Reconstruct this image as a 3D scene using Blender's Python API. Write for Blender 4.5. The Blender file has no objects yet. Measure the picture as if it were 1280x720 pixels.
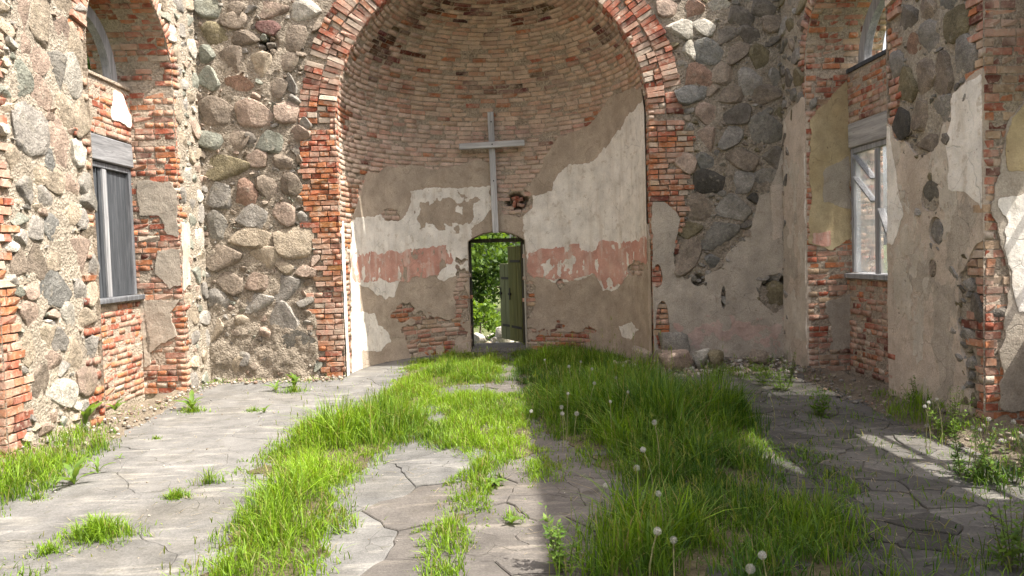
import bpy, bmesh, math, random
import numpy as np
from mathutils import Matrix, Vector

# ------------------------------------------------------------------ camera, sky, sun, exposure
scene = bpy.context.scene
F, W0, H0 = 950.0, 1280.0, 720.0
CAM = Vector((0.0, 0.0, 1.70))
YAW, PITCH, ROLL = math.radians(1.07), math.radians(2.57), 0.030
RM = (Matrix.Rotation(-YAW, 3, 'Z') @ Matrix.Rotation(math.pi / 2 - PITCH, 3, 'X') @ Matrix.Rotation(-ROLL, 3, 'Z'))
cam_d = bpy.data.cameras.new('camera')
cam_d.sensor_width = 36.0
cam_d.lens = 36.0 * F / W0
cam_d.clip_start = 0.05
cam_d.clip_end = 3000.0
cam = bpy.data.objects.new('camera', cam_d)
cam.matrix_world = Matrix.Translation(CAM) @ RM.to_4x4()
scene.collection.objects.link(cam)
scene.camera = cam

SUN_TO = Vector((0.606, -0.19, 1.0)).normalized()          # towards the sun
elev = math.asin(SUN_TO.z)
world = bpy.data.worlds.new('World')
scene.world = world
world.use_nodes = True
wn = world.node_tree
wn.nodes.clear()
sky = wn.nodes.new('ShaderNodeTexSky')
sky.sky_type = 'NISHITA'
sky.sun_disc = False
sky.sun_elevation = elev
sky.sun_rotation = math.atan2(SUN_TO.x, SUN_TO.y)
sky.dust_density = 5.0
sky.air_density = 1.0
sky.ozone_density = 0.6
bg = wn.nodes.new('ShaderNodeBackground')
bg.inputs['Strength'].default_value = 0.15
wo = wn.nodes.new('ShaderNodeOutputWorld')
hz = wn.nodes.new('ShaderNodeHueSaturation')               # thin summer haze: a paler sky
hz.inputs['Saturation'].default_value = 0.5
tn = wn.nodes.new('ShaderNodeMix'); tn.data_type = 'RGBA'; tn.blend_type = 'MULTIPLY'
tn.inputs[0].default_value = 1.0; tn.inputs[7].default_value = (1.03, 0.99, 0.97, 1.0)
wn.links.new(sky.outputs[0], hz.inputs['Color']); wn.links.new(hz.outputs[0], tn.inputs[6]); wn.links.new(tn.outputs[2], bg.inputs[0])
wn.links.new(bg.outputs[0], wo.inputs[0])
sun_d = bpy.data.lights.new('sun', 'SUN')
sun_d.energy = 4.0
sun_d.angle = math.radians(0.6)
sun_d.color = (1.0, 0.945, 0.865)
sun = bpy.data.objects.new('sun', sun_d)
sun.rotation_euler = SUN_TO.to_track_quat('Z', 'Y').to_euler()
sun.location = (20, -7, 33)
scene.collection.objects.link(sun)
scene.view_settings.view_transform = 'Standard'
scene.view_settings.look = 'None'
scene.view_settings.gamma = 1.0
scene.view_settings.use_curve_mapping = False
scene.view_settings.exposure = 1.42
scene.render.engine = 'CYCLES'
scene.cycles.max_bounces = 8
scene.cycles.diffuse_bounces = 5

# ------------------------------------------------------------------ plan of the place (metres)
YE = 10.9            # face of the end wall
RA = 2.226           # apse and arch radius
YC = 11.12           # apse centre
ZS = 3.63            # springing of arch and half dome
XW = 4.13            # face of the side walls (+-)
XO = 5.15            # their outer face
HW = 6.35            # wall height
R1 = (7.95, 10.03)   # far window recess
R2 = (4.25, 6.36)    # near window recess
ZA = 4.0             # springing of the recess arches
rng = random.Random(7)
nr = np.random.RandomState(11)

# ------------------------------------------------------------------ helpers
RN = np.array([[RM[i][j] for j in range(3)] for i in range(3)])
CN = np.array(CAM)
def project(P):
    q = (np.asarray(P, float) - CN) @ RN
    d = np.maximum(-q[..., 2], 1e-6)
    return 640 + F * q[..., 0] / d, 360 - F * q[..., 1] / d, -q[..., 2]
def ray(px, py):
    return RN @ np.array([(px - 640) / F, (360 - py) / F, -1.0])
def on_ground(px, py, z=0.0):
    r = ray(px, py); t = (z - CN[2]) / r[2]
    return CN + r * t
def on_y(px, py, y):
    r = ray(px, py); return CN + r * ((y - CN[1]) / r[1])
def on_x(px, py, x):
    r = ray(px, py); return CN + r * ((x - CN[0]) / r[0])

def _h(ix, iy, s):
    h = (ix.astype(np.int64) * 374761393 + iy.astype(np.int64) * 668265263 + int(s) * 974634777) & 0xffffffff
    h = ((h ^ (h >> 13)) * 1274126177) & 0xffffffff
    return ((h ^ (h >> 16)) & 0xffff) / 65535.0
def vnoise(x, y, s=0):
    x = np.asarray(x, float); y = np.asarray(y, float)
    ix = np.floor(x); iy = np.floor(y); fx = x - ix; fy = y - iy
    fx = fx * fx * (3 - 2 * fx); fy = fy * fy * (3 - 2 * fy)
    a = _h(ix, iy, s); b = _h(ix + 1, iy, s); c = _h(ix, iy + 1, s); d = _h(ix + 1, iy + 1, s)
    return (a + (b - a) * fx) * (1 - fy) + (c + (d - c) * fx) * fy
def fbm(x, y, s=0, o=4):
    t = 0.0; a = 0.5; n = 0.0
    x = np.asarray(x, float); y = np.asarray(y, float)
    for i in range(o):
        t = t + a * (vnoise(x, y, s + i * 17) - 0.5); n += a; a *= 0.55; x = x * 2.03 + 5.1; y = y * 2.03 + 3.7
    return t / n * 2.0
def sdf(poly, U, V):
    """positive inside"""
    U = np.asarray(U, float); V = np.asarray(V, float)
    best = np.full(U.shape, 1e9); ins = np.zeros(U.shape, bool)
    n = len(poly)
    for i in range(n):
        ax, ay = poly[i]; bx, by = poly[(i + 1) % n]
        ex, ey = bx - ax, by - ay
        L = ex * ex + ey * ey + 1e-12
        t = np.clip(((U - ax) * ex + (V - ay) * ey) / L, 0, 1)
        best = np.minimum(best, (U - ax - t * ex) ** 2 + (V - ay - t * ey) ** 2)
        c = ((ay > V) != (by > V)) & (U < (bx - ax) * (V - ay) / (by - ay + 1e-15) + ax)
        ins ^= c
    d = np.sqrt(best)
    return np.where(ins, d, -d)

def lookup(f, u0, u1, v0, v1, st=.015):
    """scalar version of a mask function, read from a grid"""
    nu, nv = int((u1 - u0) / st) + 2, int((v1 - v0) / st) + 2
    U, V = np.meshgrid(u0 + st * np.arange(nu), v0 + st * np.arange(nv), indexing='ij')
    G = f(U, V).tolist()
    def g(u, v):
        i = int((u - u0) / st + .5); j = int((v - v0) / st + .5)
        return G[min(max(i, 0), nu - 1)][min(max(j, 0), nv - 1)]
    return g
WM = {}
def put(o, parent=None, M=None):
    """link, parent and keep the world matrix M"""
    M = M or Matrix.Identity(4)
    scene.collection.objects.link(o)
    WM[o.name] = M
    if parent is not None:
        o.parent = parent
        o.matrix_parent_inverse = WM[parent.name].inverted()
    o.matrix_basis = M
    return o
def tag(o, label, cat, group=None, kind=None):
    if label: o['label'] = label
    if cat: o['category'] = cat
    if group: o['group'] = group
    if kind: o['kind'] = kind
    return o
def thing(name, loc, label, cat, group=None):
    o = bpy.data.objects.new(name, None)
    o.empty_display_size = 0.2
    put(o, None, Matrix.Translation(Vector(loc)))
    return tag(o, label, cat, group)
def mesh_np(name, V, faces=None, quads=None, tris=None, smooth=False, col=None):
    me = bpy.data.meshes.new(name)
    if faces is not None:
        me.from_pydata([tuple(v) for v in V], [], faces)
    else:
        V = np.asarray(V, np.float32)
        me.vertices.add(len(V)); me.vertices.foreach_set('co', V.ravel())
        nq = 0 if quads is None else len(quads); nt = 0 if tris is None else len(tris)
        li = np.concatenate([np.asarray(a, np.int32).ravel() for a in (quads, tris) if a is not None and len(a)])
        tot = np.concatenate([np.full(nq, 4, np.int32), np.full(nt, 3, np.int32)])
        st = np.concatenate([[0], np.cumsum(tot)[:-1]]).astype(np.int32)
        me.loops.add(len(li)); me.loops.foreach_set('vertex_index', li)
        me.polygons.add(len(tot)); me.polygons.foreach_set('loop_start', st)
        try: me.polygons.foreach_set('loop_total', tot)
        except Exception: pass
    if col is not None:
        a = me.color_attributes.new('col', 'FLOAT_COLOR', 'POINT')
        c = np.ones((len(me.vertices), 4), np.float32); c[:, :3] = col
        a.data.foreach_set('color', c.ravel())
    me.update(calc_edges=True)
    me.validate()
    if smooth:
        me.polygons.foreach_set('use_smooth', np.ones(len(me.polygons), bool))
    return me
def obj(name, me, mat, parent=None, M=None, kind=None, label=None):
    o = bpy.data.objects.new(name, me)
    if mat is not None and (not me.materials): me.materials.append(mat)
    put(o, parent, M)
    if kind: o['kind'] = kind
    if label: o['label'] = label
    return o

class BM:
    """collects boxes and prisms for one mesh"""
    def __init__(s): s.v = []; s.f = []
    def box(s, a, b, jit=0.0):
        n = len(s.v)
        for z in (a[2], b[2]):
            for x, y in ((a[0], a[1]), (b[0], a[1]), (b[0], b[1]), (a[0], b[1])):
                s.v.append((x + rng.uniform(-jit, jit), y + rng.uniform(-jit, jit), z + rng.uniform(-jit, jit)))
        for q in ((3, 2, 1, 0), (4, 5, 6, 7), (0, 1, 5, 4), (1, 2, 6, 5), (2, 3, 7, 6), (3, 0, 4, 7)):
            s.f.append(tuple(n + i for i in q))
        return s
    def bar(s, p, q, w, t, up=(0, 0, 1)):
        p = Vector(p); q = Vector(q); d = (q - p).normalized(); u = Vector(up)
        a = d.cross(u).normalized(); b = a.cross(d).normalized(); n = len(s.v)
        for e in (p, q):
            for i, j in ((-1, -1), (1, -1), (1, 1), (-1, 1)):
                s.v.append(tuple(e + a * (w / 2 * i) + b * (t / 2 * j)))
        for k in ((0, 1, 2, 3), (7, 6, 5, 4), (0, 4, 5, 1), (1, 5, 6, 2), (2, 6, 7, 3), (3, 7, 4, 0)):
            s.f.append(tuple(n + i for i in k))
        return s
    def prism(s, poly, axis, d0, d1):
        n = len(s.v); k = len(poly)
        for d in (d0, d1):
            for a, b in poly:
                s.v.append({0: (d, a, b), 1: (a, d, b), 2: (a, b, d)}[axis])
        s.f.append(tuple(range(n, n + k))); s.f.append(tuple(range(n + 2 * k - 1, n + k - 1, -1)))
        for i in range(k):
            j = (i + 1) % k
            s.f.append((n + i, n + k + i, n + k + j, n + j))
        return s
    def mesh(s, name, bevel=0.0):
        me = bpy.data.meshes.new(name); me.from_pydata(s.v, [], s.f)
        bm = bmesh.new(); bm.from_mesh(me)
        bmesh.ops.recalc_face_normals(bm, faces=bm.faces)
        if bevel: bmesh.ops.bevel(bm, geom=list(bm.edges), offset=bevel, segments=1, affect='EDGES', clamp_overlap=True)
        bm.to_mesh(me); bm.free()
        return me

# ------------------------------------------------------------------ surfaces: (U, V) arrays -> points, normals
def plane_surf(o, ud, vd, n):
    o, ud, vd, n = [np.array(a, float) for a in (o, ud, vd, n)]
    def f(U, V):
        U = np.asarray(U, float)[..., None]; V = np.asarray(V, float)[..., None]
        P = o + U * ud + V * vd
        return P, np.broadcast_to(n, P.shape)
    return f
S_END = plane_surf((0, YE, 0), (1, 0, 0), (0, 0, 1), (0, -1, 0))
def S_SIDE(s): return plane_surf((s * XW, 0, 0), (0, 1, 0), (0, 0, 1), (-s, 0, 0))
def S_REV(s, y): return plane_surf((0, y, 0), (s, 0, 0), (0, 0, 1), (0, -1, 0))
def S_APSE(U, V):
    U = np.asarray(U, float); V = np.asarray(V, float)
    th = U / RA; ph = np.clip((V - ZS) / RA, 0, 1.5)
    z = np.where(V > ZS, ZS + RA * np.sin(ph), V)
    r = RA * np.cos(ph)
    P = np.stack([r * np.sin(th), YC + r * np.cos(th), z], -1)
    N = -np.stack([np.cos(ph) * np.sin(th), np.cos(ph) * np.cos(th), np.sin(ph)], -1)
    return P, N
def S_JAMB(s):
    def f(U, V):                       # U: depth from the end wall face, V: up the jamb then round the arch
        U = np.asarray(U, float); V = np.asarray(V, float)
        ph = np.clip((V - ZS) / RA, 0, 1.7)
        P = np.stack([s * RA * np.cos(ph), YE + U, np.where(V > ZS, ZS + RA * np.sin(ph), V)], -1)
        N = -np.stack([s * np.cos(ph), 0 * ph, np.sin(ph)], -1)
        return P, N
    return f
def S_RECARCH(s, rec):                # intrados of a recess: V up the far reveal is not included, only the arch
    yc = (rec[0] + rec[1]) / 2; r = (rec[1] - rec[0]) / 2
    def f(U, V):
        U = np.asarray(U, float); a = np.asarray(V, float) / r
        P = np.stack([s * U, yc + r * np.cos(a), ZA + r * np.sin(a)], -1)
        N = -np.stack([0 * a, np.cos(a), np.sin(a)], -1)
        return P, N
    return f
def px_end(L): return [(on_y(x, y, YE)[0], on_y(x, y, YE)[2]) for x, y in L]
def px_side(s, L): return [(on_x(x, y, s * XW)[1], on_x(x, y, s * XW)[2]) for x, y in L]
def px_rev(s, yy, L): return [(s * on_y(x, y, yy)[0], on_y(x, y, yy)[2]) for x, y in L]
def px_apse1(px, py):
    r = ray(px, py); a = r[0] ** 2 + r[1] ** 2
    o = CN - np.array([0, YC, 0]); b = o[0] * r[0] + o[1] * r[1]; c = o[0] ** 2 + o[1] ** 2 - RA * RA
    t = (-b + math.sqrt(max(b * b - a * c, 0))) / a
    P = CN + r * t
    if P[2] > ZS:
        o = CN - np.array([0, YC, ZS]); a = r @ r; b = o @ r; c = o @ o - RA * RA
        t = (-b + math.sqrt(max(b * b - a * c, 0))) / a
        P = CN + r * t
        ph = math.asin(max(-1, min(1, (P[2] - ZS) / RA)))
        return math.atan2(P[0], P[1] - YC) * RA, ZS + ph * RA
    return math.atan2(P[0], P[1] - YC) * RA, P[2]
def px_apse(L): return [px_apse1(*p) for p in L]

def sheet(name, surf, u0, u1, v0, v1, step, mask, height, mat, parent, rim=0.03, kind=None, label=None, smooth=True):
    nu = max(2, int(round((u1 - u0) / step)) + 1); nv = max(2, int(round((v1 - v0) / step)) + 1)
    U, V = np.meshgrid(np.linspace(u0, u1, nu), np.linspace(v0, v1, nv), indexing='ij')
    M = mask(U, V) if mask is not None else np.ones(U.shape)
    if (M > 0).sum() < 3: return None
    H = height(U, V); P, N = surf(U, V); P = P + N * H[..., None]
    idx = np.arange(nu * nv).reshape(nu, nv); ins = M > 0
    full = ins[:-1, :-1] & ins[1:, :-1] & ins[1:, 1:] & ins[:-1, 1:]
    anyc = ins[:-1, :-1] | ins[1:, :-1] | ins[1:, 1:] | ins[:-1, 1:]
    q = np.stack([idx[:-1, :-1], idx[1:, :-1], idx[1:, 1:], idx[:-1, 1:]], -1)[full]
    faces = [tuple(a) for a in q.tolist()]
    part = np.argwhere(anyc & ~full)
    ek = {}; eu = []; polys = []; segs = []
    base = nu * nv
    for i, j in part.tolist():
        c = ((i, j), (i + 1, j), (i + 1, j + 1), (i, j + 1)); lst = []
        for k in range(4):
            a = c[k]; b = c[(k + 1) % 4]; ia = ins[a]; ib = ins[b]
            if ia: lst.append(int(idx[a]))
            if ia != ib:
                key = (a, b) if a < b else (b, a)
                if key not in ek:
                    t = M[key[0]] / (M[key[0]] - M[key[1]])
                    ek[key] = len(eu)
                    eu.append((U[key[0]] + t * (U[key[1]] - U[key[0]]), V[key[0]] + t * (V[key[1]] - V[key[0]])))
                lst.append(base + ek[key])
        if len(lst) >= 3:
            faces.append(tuple(lst))
            for k in range(len(lst)):
                a, b = lst[k], lst[(k + 1) % len(lst)]
                if a >= base and b >= base: segs.append((a, b))
    verts = [P.reshape(-1, 3)]
    if eu:
        E = np.array(eu); Hh = height(E[:, 0], E[:, 1]); Pe, Ne = surf(E[:, 0], E[:, 1])
        top = Pe + Ne * (Hh * 0.96)[:, None]; bot = Pe + Ne * (Hh - rim)[:, None]
        ne = len(E)
        verts += [top, top, bot]
        for a, b in segs:
            a -= base; b -= base
            faces.append((base + ne + b, base + ne + a, base + 2 * ne + a, base + 2 * ne + b))
    Vx = np.concatenate(verts)
    # orientation: compare first face with normal
    f0 = faces[0]; n = np.cross(Vx[f0[1]] - Vx[f0[0]], Vx[f0[2]] - Vx[f0[0]])
    u_ok = (n @ N.reshape(-1, 3)[f0[0] if f0[0] < base else 0]) > 0
    if not u_ok: faces = [tuple(reversed(f)) for f in faces]
    used = np.zeros(len(Vx), bool)
    for f in faces:
        for a in f: used[a] = True
    re = np.cumsum(used) - 1
    faces = [tuple(int(re[a]) for a in f) for f in faces]
    me = mesh_np(name, Vx[used], faces=faces, smooth=smooth)
    return obj(name, me, mat, parent, None, kind, label)

# ------------------------------------------------------------------ materials
class NT:
    def __init__(s, name):
        s.m = bpy.data.materials.new(name); s.m.use_nodes = True; s.t = s.m.node_tree; s.t.nodes.clear()
        s.out = s.n('ShaderNodeOutputMaterial'); s.b = s.n('ShaderNodeBsdfPrincipled')
        s.l(s.b.outputs[0], s.out.inputs[0]); s.pos = s.n('ShaderNodeNewGeometry').outputs['Position']
        s.b.inputs['Roughness'].default_value = 0.93
        s.b.inputs['Specular IOR Level'].default_value = 0.25
    def n(s, t): return s.t.nodes.new(t)
    def l(s, a, b): s.t.links.new(a, b)
    def set(s, inp, v):
        if isinstance(v, bpy.types.NodeSocket): s.l(v, inp)
        else: inp.default_value = v
    def map(s, sc, v=None):
        n = s.n('ShaderNodeMapping'); s.l(v or s.pos, n.inputs[0]); n.inputs['Scale'].default_value = sc; return n.outputs[0]
    def noise(s, scale, detail=4, rough=0.6, vec=None, dist=0.0):
        n = s.n('ShaderNodeTexNoise'); s.l(vec or s.pos, n.inputs['Vector']); n.inputs['Scale'].default_value = scale
        n.inputs['Detail'].default_value = detail; n.inputs['Roughness'].default_value = rough; n.inputs['Distortion'].default_value = dist
        return n.outputs[0]
    def voro(s, scale, feature='DISTANCE_TO_EDGE', vec=None, out=0):
        n = s.n('ShaderNodeTexVoronoi'); n.feature = feature; s.l(vec or s.pos, n.inputs['Vector']); n.inputs['Scale'].default_value = scale
        return n.outputs[out]
    def rng(s, v, a, b, c=0.0, d=1.0):
        n = s.n('ShaderNodeMapRange'); n.clamp = True; s.l(v, n.inputs[0])
        for i, x in enumerate((a, b, c, d)): n.inputs[i + 1].default_value = x
        return n.outputs[0]
    def mix(s, f, a, b, mode='MIX'):
        n = s.n('ShaderNodeMix'); n.data_type = 'RGBA'; n.blend_type = mode
        s.set(n.inputs[0], f)
        for i, v in ((6, a), (7, b)):
            s.set(n.inputs[i], v if isinstance(v, bpy.types.NodeSocket) else (*v[:3], 1.0))
        return n.outputs[2]
    def math(s, op, a, b=0.0):
        n = s.n('ShaderNodeMath'); n.operation = op; s.set(n.inputs[0], a); s.set(n.inputs[1], b); return n.outputs[0]
    def val(s, v):                       # grey value as colour
        n = s.n('ShaderNodeCombineColor'); [s.l(v, n.inputs[i]) for i in range(3)]; return n.outputs[0]
    def bump(s, h, strength=0.6, dist=0.01, prev=None):
        n = s.n('ShaderNodeBump'); n.inputs['Strength'].default_value = strength; n.inputs['Distance'].default_value = dist
        s.l(h, n.inputs['Height'])
        if prev is not None: s.l(prev, n.inputs['Normal'])
        s.l(n.outputs[0], s.b.inputs['Normal']); return n.outputs[0]
    def base(s, c): s.set(s.b.inputs['Base Color'], c if isinstance(c, bpy.types.NodeSocket) else (*c, 1.0)); return s.m
    def src(s, how):
        if how == 'obj': return s.n('ShaderNodeObjectInfo').outputs['Color']
        n = s.n('ShaderNodeAttribute'); n.attribute_name = 'col'; return n.outputs['Color']

def m_brick(name, how):
    t = NT(name); c = t.src(how)
    n1 = t.noise(7, 3); n2 = t.noise(55, 4, 0.7); n3 = t.noise(16, 5, 0.65)
    c = t.mix(1.0, c, t.val(t.rng(n1, 0.3, 0.7, 0.72, 1.22)), 'MULTIPLY')
    c = t.mix(1.0, c, t.val(t.rng(n2, 0.3, 0.7, 0.78, 1.2)), 'MULTIPLY')
    c = t.mix(t.rng(t.noise(1.7, 6, 0.7), 0.45, 0.62, 0.0, 0.72), c, (0.47, 0.37, 0.29))
    c = t.mix(t.rng(t.noise(2.6, 5, 0.65), 0.54, 0.7, 0.0, 0.55), c, (0.17, 0.10, 0.075))
    c = t.mix(t.rng(n3, 0.53, 0.66, 0.0, 0.65), c, (0.50, 0.42, 0.33))
    c = t.mix(t.rng(t.noise(21, 4, 0.7), 0.62, 0.74, 0.0, 0.7), c, (0.10, 0.065, 0.05))
    b = t.bump(n2, 0.5, 0.012); t.bump(n3, 0.6, 0.02, b)
    return t.base(c)
def m_stone(name, how):
    t = NT(name); c = t.src(how)
    n1 = t.noise(6, 4, 0.6); n2 = t.noise(130, 2, 0.6); n3 = t.noise(28, 5, 0.65); n4 = t.noise(11, 5, 0.7)
    c = t.mix(1.0, c, t.val(t.rng(n1, 0.3, 0.7, 0.66, 1.3)), 'MULTIPLY')
    c = t.mix(1.0, c, t.val(t.rng(n2, 0.32, 0.68, 0.6, 1.42)), 'MULTIPLY')
    c = t.mix(1.0, c, t.val(t.rng(n3, 0.3, 0.7, 0.72, 1.25)), 'MULTIPLY')
    c = t.mix(t.rng(n4, 0.57, 0.70, 0.0, 0.62), c, (0.36, 0.315, 0.25))
    c = t.mix(t.rng(t.noise(3.1, 4), 0.58, 0.7, 0.0, 0.35), c, (0.14, 0.125, 0.075))
    b = t.bump(n3, 0.75, 0.03); b = t.bump(n2, 0.35, 0.006, b); t.bump(n4, 0.6, 0.04, b)
    return t.base(c)
def m_mortar(name, c0, c1):
    t = NT(name)
    n1 = t.noise(3.5, 4); n2 = t.noise(38, 5, 0.7); v = t.voro(33, 'F1'); n3 = t.noise(110, 3, 0.6)
    c = t.mix(t.rng(n1, 0.32, 0.68), c0, c1)
    c = t.mix(1.0, c, t.val(t.rng(n2, 0.3, 0.7, 0.6, 1.35)), 'MULTIPLY')
    c = t.mix(1.0, c, t.val(t.rng(n3, 0.3, 0.7, 0.75, 1.25)), 'MULTIPLY')
    c = t.mix(t.rng(t.noise(13, 4), 0.58, 0.7, 0, 0.6), c, tuple(x * 0.45 for x in c0))
    b = t.bump(v, 0.7, 0.03); b = t.bump(n2, 0.9, 0.035, b); t.bump(n3, 0.5, 0.006, b)
    return t.base(c)
def m_plaster(name, c0, c1, spot, crack=0.5, streak=0.0, fine=1.0):
    t = NT(name)
    n1 = t.noise(1.7, 5, 0.6); n2 = t.noise(9, 5, 0.68); n3 = t.noise(70, 4, 0.65)
    c = t.mix(t.rng(n1, 0.33, 0.67), c0, c1)
    c = t.mix(t.rng(n2, 0.56, 0.66, 0.0, 0.6), c, spot)
    c = t.mix(1.0, c, t.val(t.rng(n3, 0.3, 0.7, 1 - 0.16 * fine, 1 + 0.13 * fine)), 'MULTIPLY')
    c = t.mix(1.0, c, t.val(t.rng(t.noise(4.2, 4), 0.3, 0.7, 0.80, 1.12)), 'MULTIPLY')
    if streak:
        sv = t.noise(7, 4, 0.6, t.map((1, 1, 0.16)))
        c = t.mix(t.rng(sv, 0.52, 0.68, 0, streak), c, spot)
    wv = t.n('ShaderNodeVectorMath'); wv.operation = 'ADD'
    ns = t.n('ShaderNodeTexNoise'); t.l(t.pos, ns.inputs['Vector']); ns.inputs['Scale'].default_value = 3.0
    sc = t.n('ShaderNodeVectorMath'); sc.operation = 'SCALE'; t.l(ns.outputs[1], sc.inputs[0]); sc.inputs['Scale'].default_value = 0.35
    t.l(t.pos, wv.inputs[0]); t.l(sc.outputs[0], wv.inputs[1])
    e = t.voro(2.3, 'DISTANCE_TO_EDGE', wv.outputs[0])
    ck = t.math('MULTIPLY', t.rng(e, 0.0, 0.014, 1.0, 0.0), t.rng(t.noise(1.9, 2), 0.47, 0.58, 0, crack))
    c = t.mix(ck, c, tuple(x * 0.3 for x in c0))
    pit = t.rng(t.noise(24, 3, 0.6), 0.69, 0.74, 0.0, 0.75)
    c = t.mix(pit, c, tuple(x * 0.4 for x in spot))
    b = t.bump(n3, 0.4, 0.008 * fine); b = t.bump(n2, 0.5, 0.025, b)
    h = t.math('SUBTRACT', 1.0, t.math('ADD', ck, pit)); t.bump(h, 0.6, 0.012, b)
    return t.base(c)
def m_wood(name, c0, c1, stretch=(60, 60, 3)):
    t = NT(name); g = t.noise(1.0, 5, 0.65, t.map(stretch), 0.4); g2 = t.noise(1.0, 3, 0.6, t.map(tuple(x * 0.22 for x in stretch)))
    c = t.mix(t.rng(g, 0.3, 0.7), c0, c1)
    c = t.mix(1.0, c, t.val(t.rng(g2, 0.3, 0.7, 0.65, 1.3)), 'MULTIPLY')
    c = t.mix(t.rng(t.noise(1.0, 3, 0.6, t.map(tuple(x * 1.7 for x in stretch))), 0.64, 0.72, 0, 0.8), c, tuple(x * 0.25 for x in c0))
    t.b.inputs['Roughness'].default_value = 0.8; t.bump(g, 0.6, 0.006)
    return t.base(c)
def m_leaf(name, c0, c1, how=None, trans=0.45):
    t = NT(name); oi = t.n('ShaderNodeAttribute'); oi.attribute_name = 'col'
    r = t.n('ShaderNodeSeparateColor'); t.l(oi.outputs['Color'], r.inputs[0])
    c = t.mix(r.outputs[0], c0, c1)
    c = t.mix(t.math('MULTIPLY', r.outputs[1], 1.0), c, (0.30, 0.25, 0.10))
    t.b.inputs['Roughness'].default_value = 0.55; t.b.inputs['Specular IOR Level'].default_value = 0.35
    t.base(c)
    tr = t.n('ShaderNodeBsdfTranslucent'); cc = t.mix(1.0, c, (1.35, 1.25, 0.55), 'MULTIPLY'); t.l(cc, tr.inputs[0])
    mx = t.n('ShaderNodeMixShader'); mx.inputs[0].default_value = trans
    t.l(t.b.outputs[0], mx.inputs[1]); t.l(tr.outputs[0], mx.inputs[2]); t.l(mx.outputs[0], t.out.inputs[0])
    return t.m
def m_floor(name, how):
    t = NT(name); c = t.src(how)
    st = t.noise(1.0, 5, 0.65, t.map((1.6, 9.0, 4)), 0.6); n2 = t.noise(4, 5, 0.65); n3 = t.noise(60, 4, 0.7); big = t.noise(0.7, 3)
    c = t.mix(1.0, c, t.val(t.rng(n2, 0.3, 0.7, 0.72, 1.25)), 'MULTIPLY')
    c = t.mix(1.0, c, t.val(t.rng(n3, 0.3, 0.7, 0.75, 1.22)), 'MULTIPLY')
    st2 = t.rng(st, 0.54, 0.66, 0.0, 0.75)
    c = t.mix(st2, c, t.mix(1.0, c, (1.75, 1.72, 1.62), 'MULTIPLY'))  # pale streaks: dust, and sun dapples painted into the slab colour
    c = t.mix(t.rng(big, 0.5, 0.66, 0.0, 0.6), c, t.mix(1.0, c, (0.78, 0.74, 0.66), 'MULTIPLY'))
    c = t.mix(t.rng(t.noise(6.5, 5, 0.7), 0.60, 0.70, 0.0, 0.55), c, (0.085, 0.08, 0.045))
    wv = t.n('ShaderNodeVectorMath'); wv.operation = 'ADD'
    ns = t.n('ShaderNodeTexNoise'); t.l(t.pos, ns.inputs['Vector']); ns.inputs['Scale'].default_value = 2.2
    sc = t.n('ShaderNodeVectorMath'); sc.operation = 'SCALE'; t.l(ns.outputs[1], sc.inputs[0]); sc.inputs['Scale'].default_value = 0.5
    t.l(t.pos, wv.inputs[0]); t.l(sc.outputs[0], wv.inputs[1])
    e = t.voro(3.4, 'DISTANCE_TO_EDGE', wv.outputs[0])
    ck = t.math('MULTIPLY', t.rng(e, 0.0, 0.014, 1.0, 0.0), t.rng(t.noise(1.1, 2), 0.50, 0.6, 0, 0.6))
    c = t.mix(ck, c, (0.05, 0.045, 0.03))
    b = t.bump(n3, 0.5, 0.008); b = t.bump(n2, 0.4, 0.02, b); t.bump(t.math('SUBTRACT', 1.0, ck), 0.7, 0.012, b)
    return t.base(c)
def m_soil(name, c0, c1):
    t = NT(name); n1 = t.noise(5, 5, 0.7); n2 = t.noise(45, 5, 0.7)
    c = t.mix(t.rng(n1, 0.35, 0.65), c0, c1); c = t.mix(1.0, c, t.val(t.rng(n2, 0.3, 0.7, 0.55, 1.4)), 'MULTIPLY')
    t.bump(n2, 0.8, 0.03); return t.base(c)

BR_O, BR_A = m_brick('brick_single', 'obj'), m_brick('brick_joined', 'att')
ST_O, ST_A = m_stone('stone_single', 'obj'), m_stone('stone_joined', 'att')
MORT = m_mortar('mortar_stone', (0.35, 0.30, 0.235), (0.47, 0.41, 0.325))
MORTE = m_mortar('mortar_end', (0.29, 0.245, 0.19), (0.41, 0.35, 0.275))
MORTB = m_mortar('mortar_brick', (0.40, 0.33, 0.255), (0.50, 0.42, 0.33))
TAN = m_plaster('render_tan', (0.48, 0.40, 0.32), (0.55, 0.47, 0.385), (0.39, 0.315, 0.24), 0.35, 0.3, 1.4)
TANA = m_plaster('render_apse', (0.40, 0.325, 0.25), (0.48, 0.40, 0.315), (0.32, 0.255, 0.19), 0.4, 0.35, 1.5)
GREYP = m_plaster('render_grey', (0.38, 0.335, 0.275), (0.46, 0.40, 0.325), (0.30, 0.25, 0.195), 0.35, 0.3, 1.6)
WHITE = m_plaster('limewash_white', (0.82, 0.78, 0.71), (0.75, 0.70, 0.62), (0.47, 0.39, 0.295), 0.45, 0.4, 0.8)
PINK = m_plaster('paint_pink', (0.55, 0.285, 0.22), (0.60, 0.37, 0.295), (0.64, 0.54, 0.46), 0.3, 0.75, 0.8)
YELL = m_plaster('limewash_yellow', (0.52, 0.43, 0.27), (0.44, 0.34, 0.19), (0.36, 0.28, 0.17), 0.5, 0.5, 0.9)
WOODG = m_wood('wood_grey', (0.20, 0.205, 0.215), (0.36, 0.36, 0.36))
WOODS = m_wood('wood_slate', (0.075, 0.08, 0.088), (0.19, 0.195, 0.205))
WOODL = m_wood('wood_pale', (0.42, 0.45, 0.47), (0.60, 0.62, 0.63))
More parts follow.
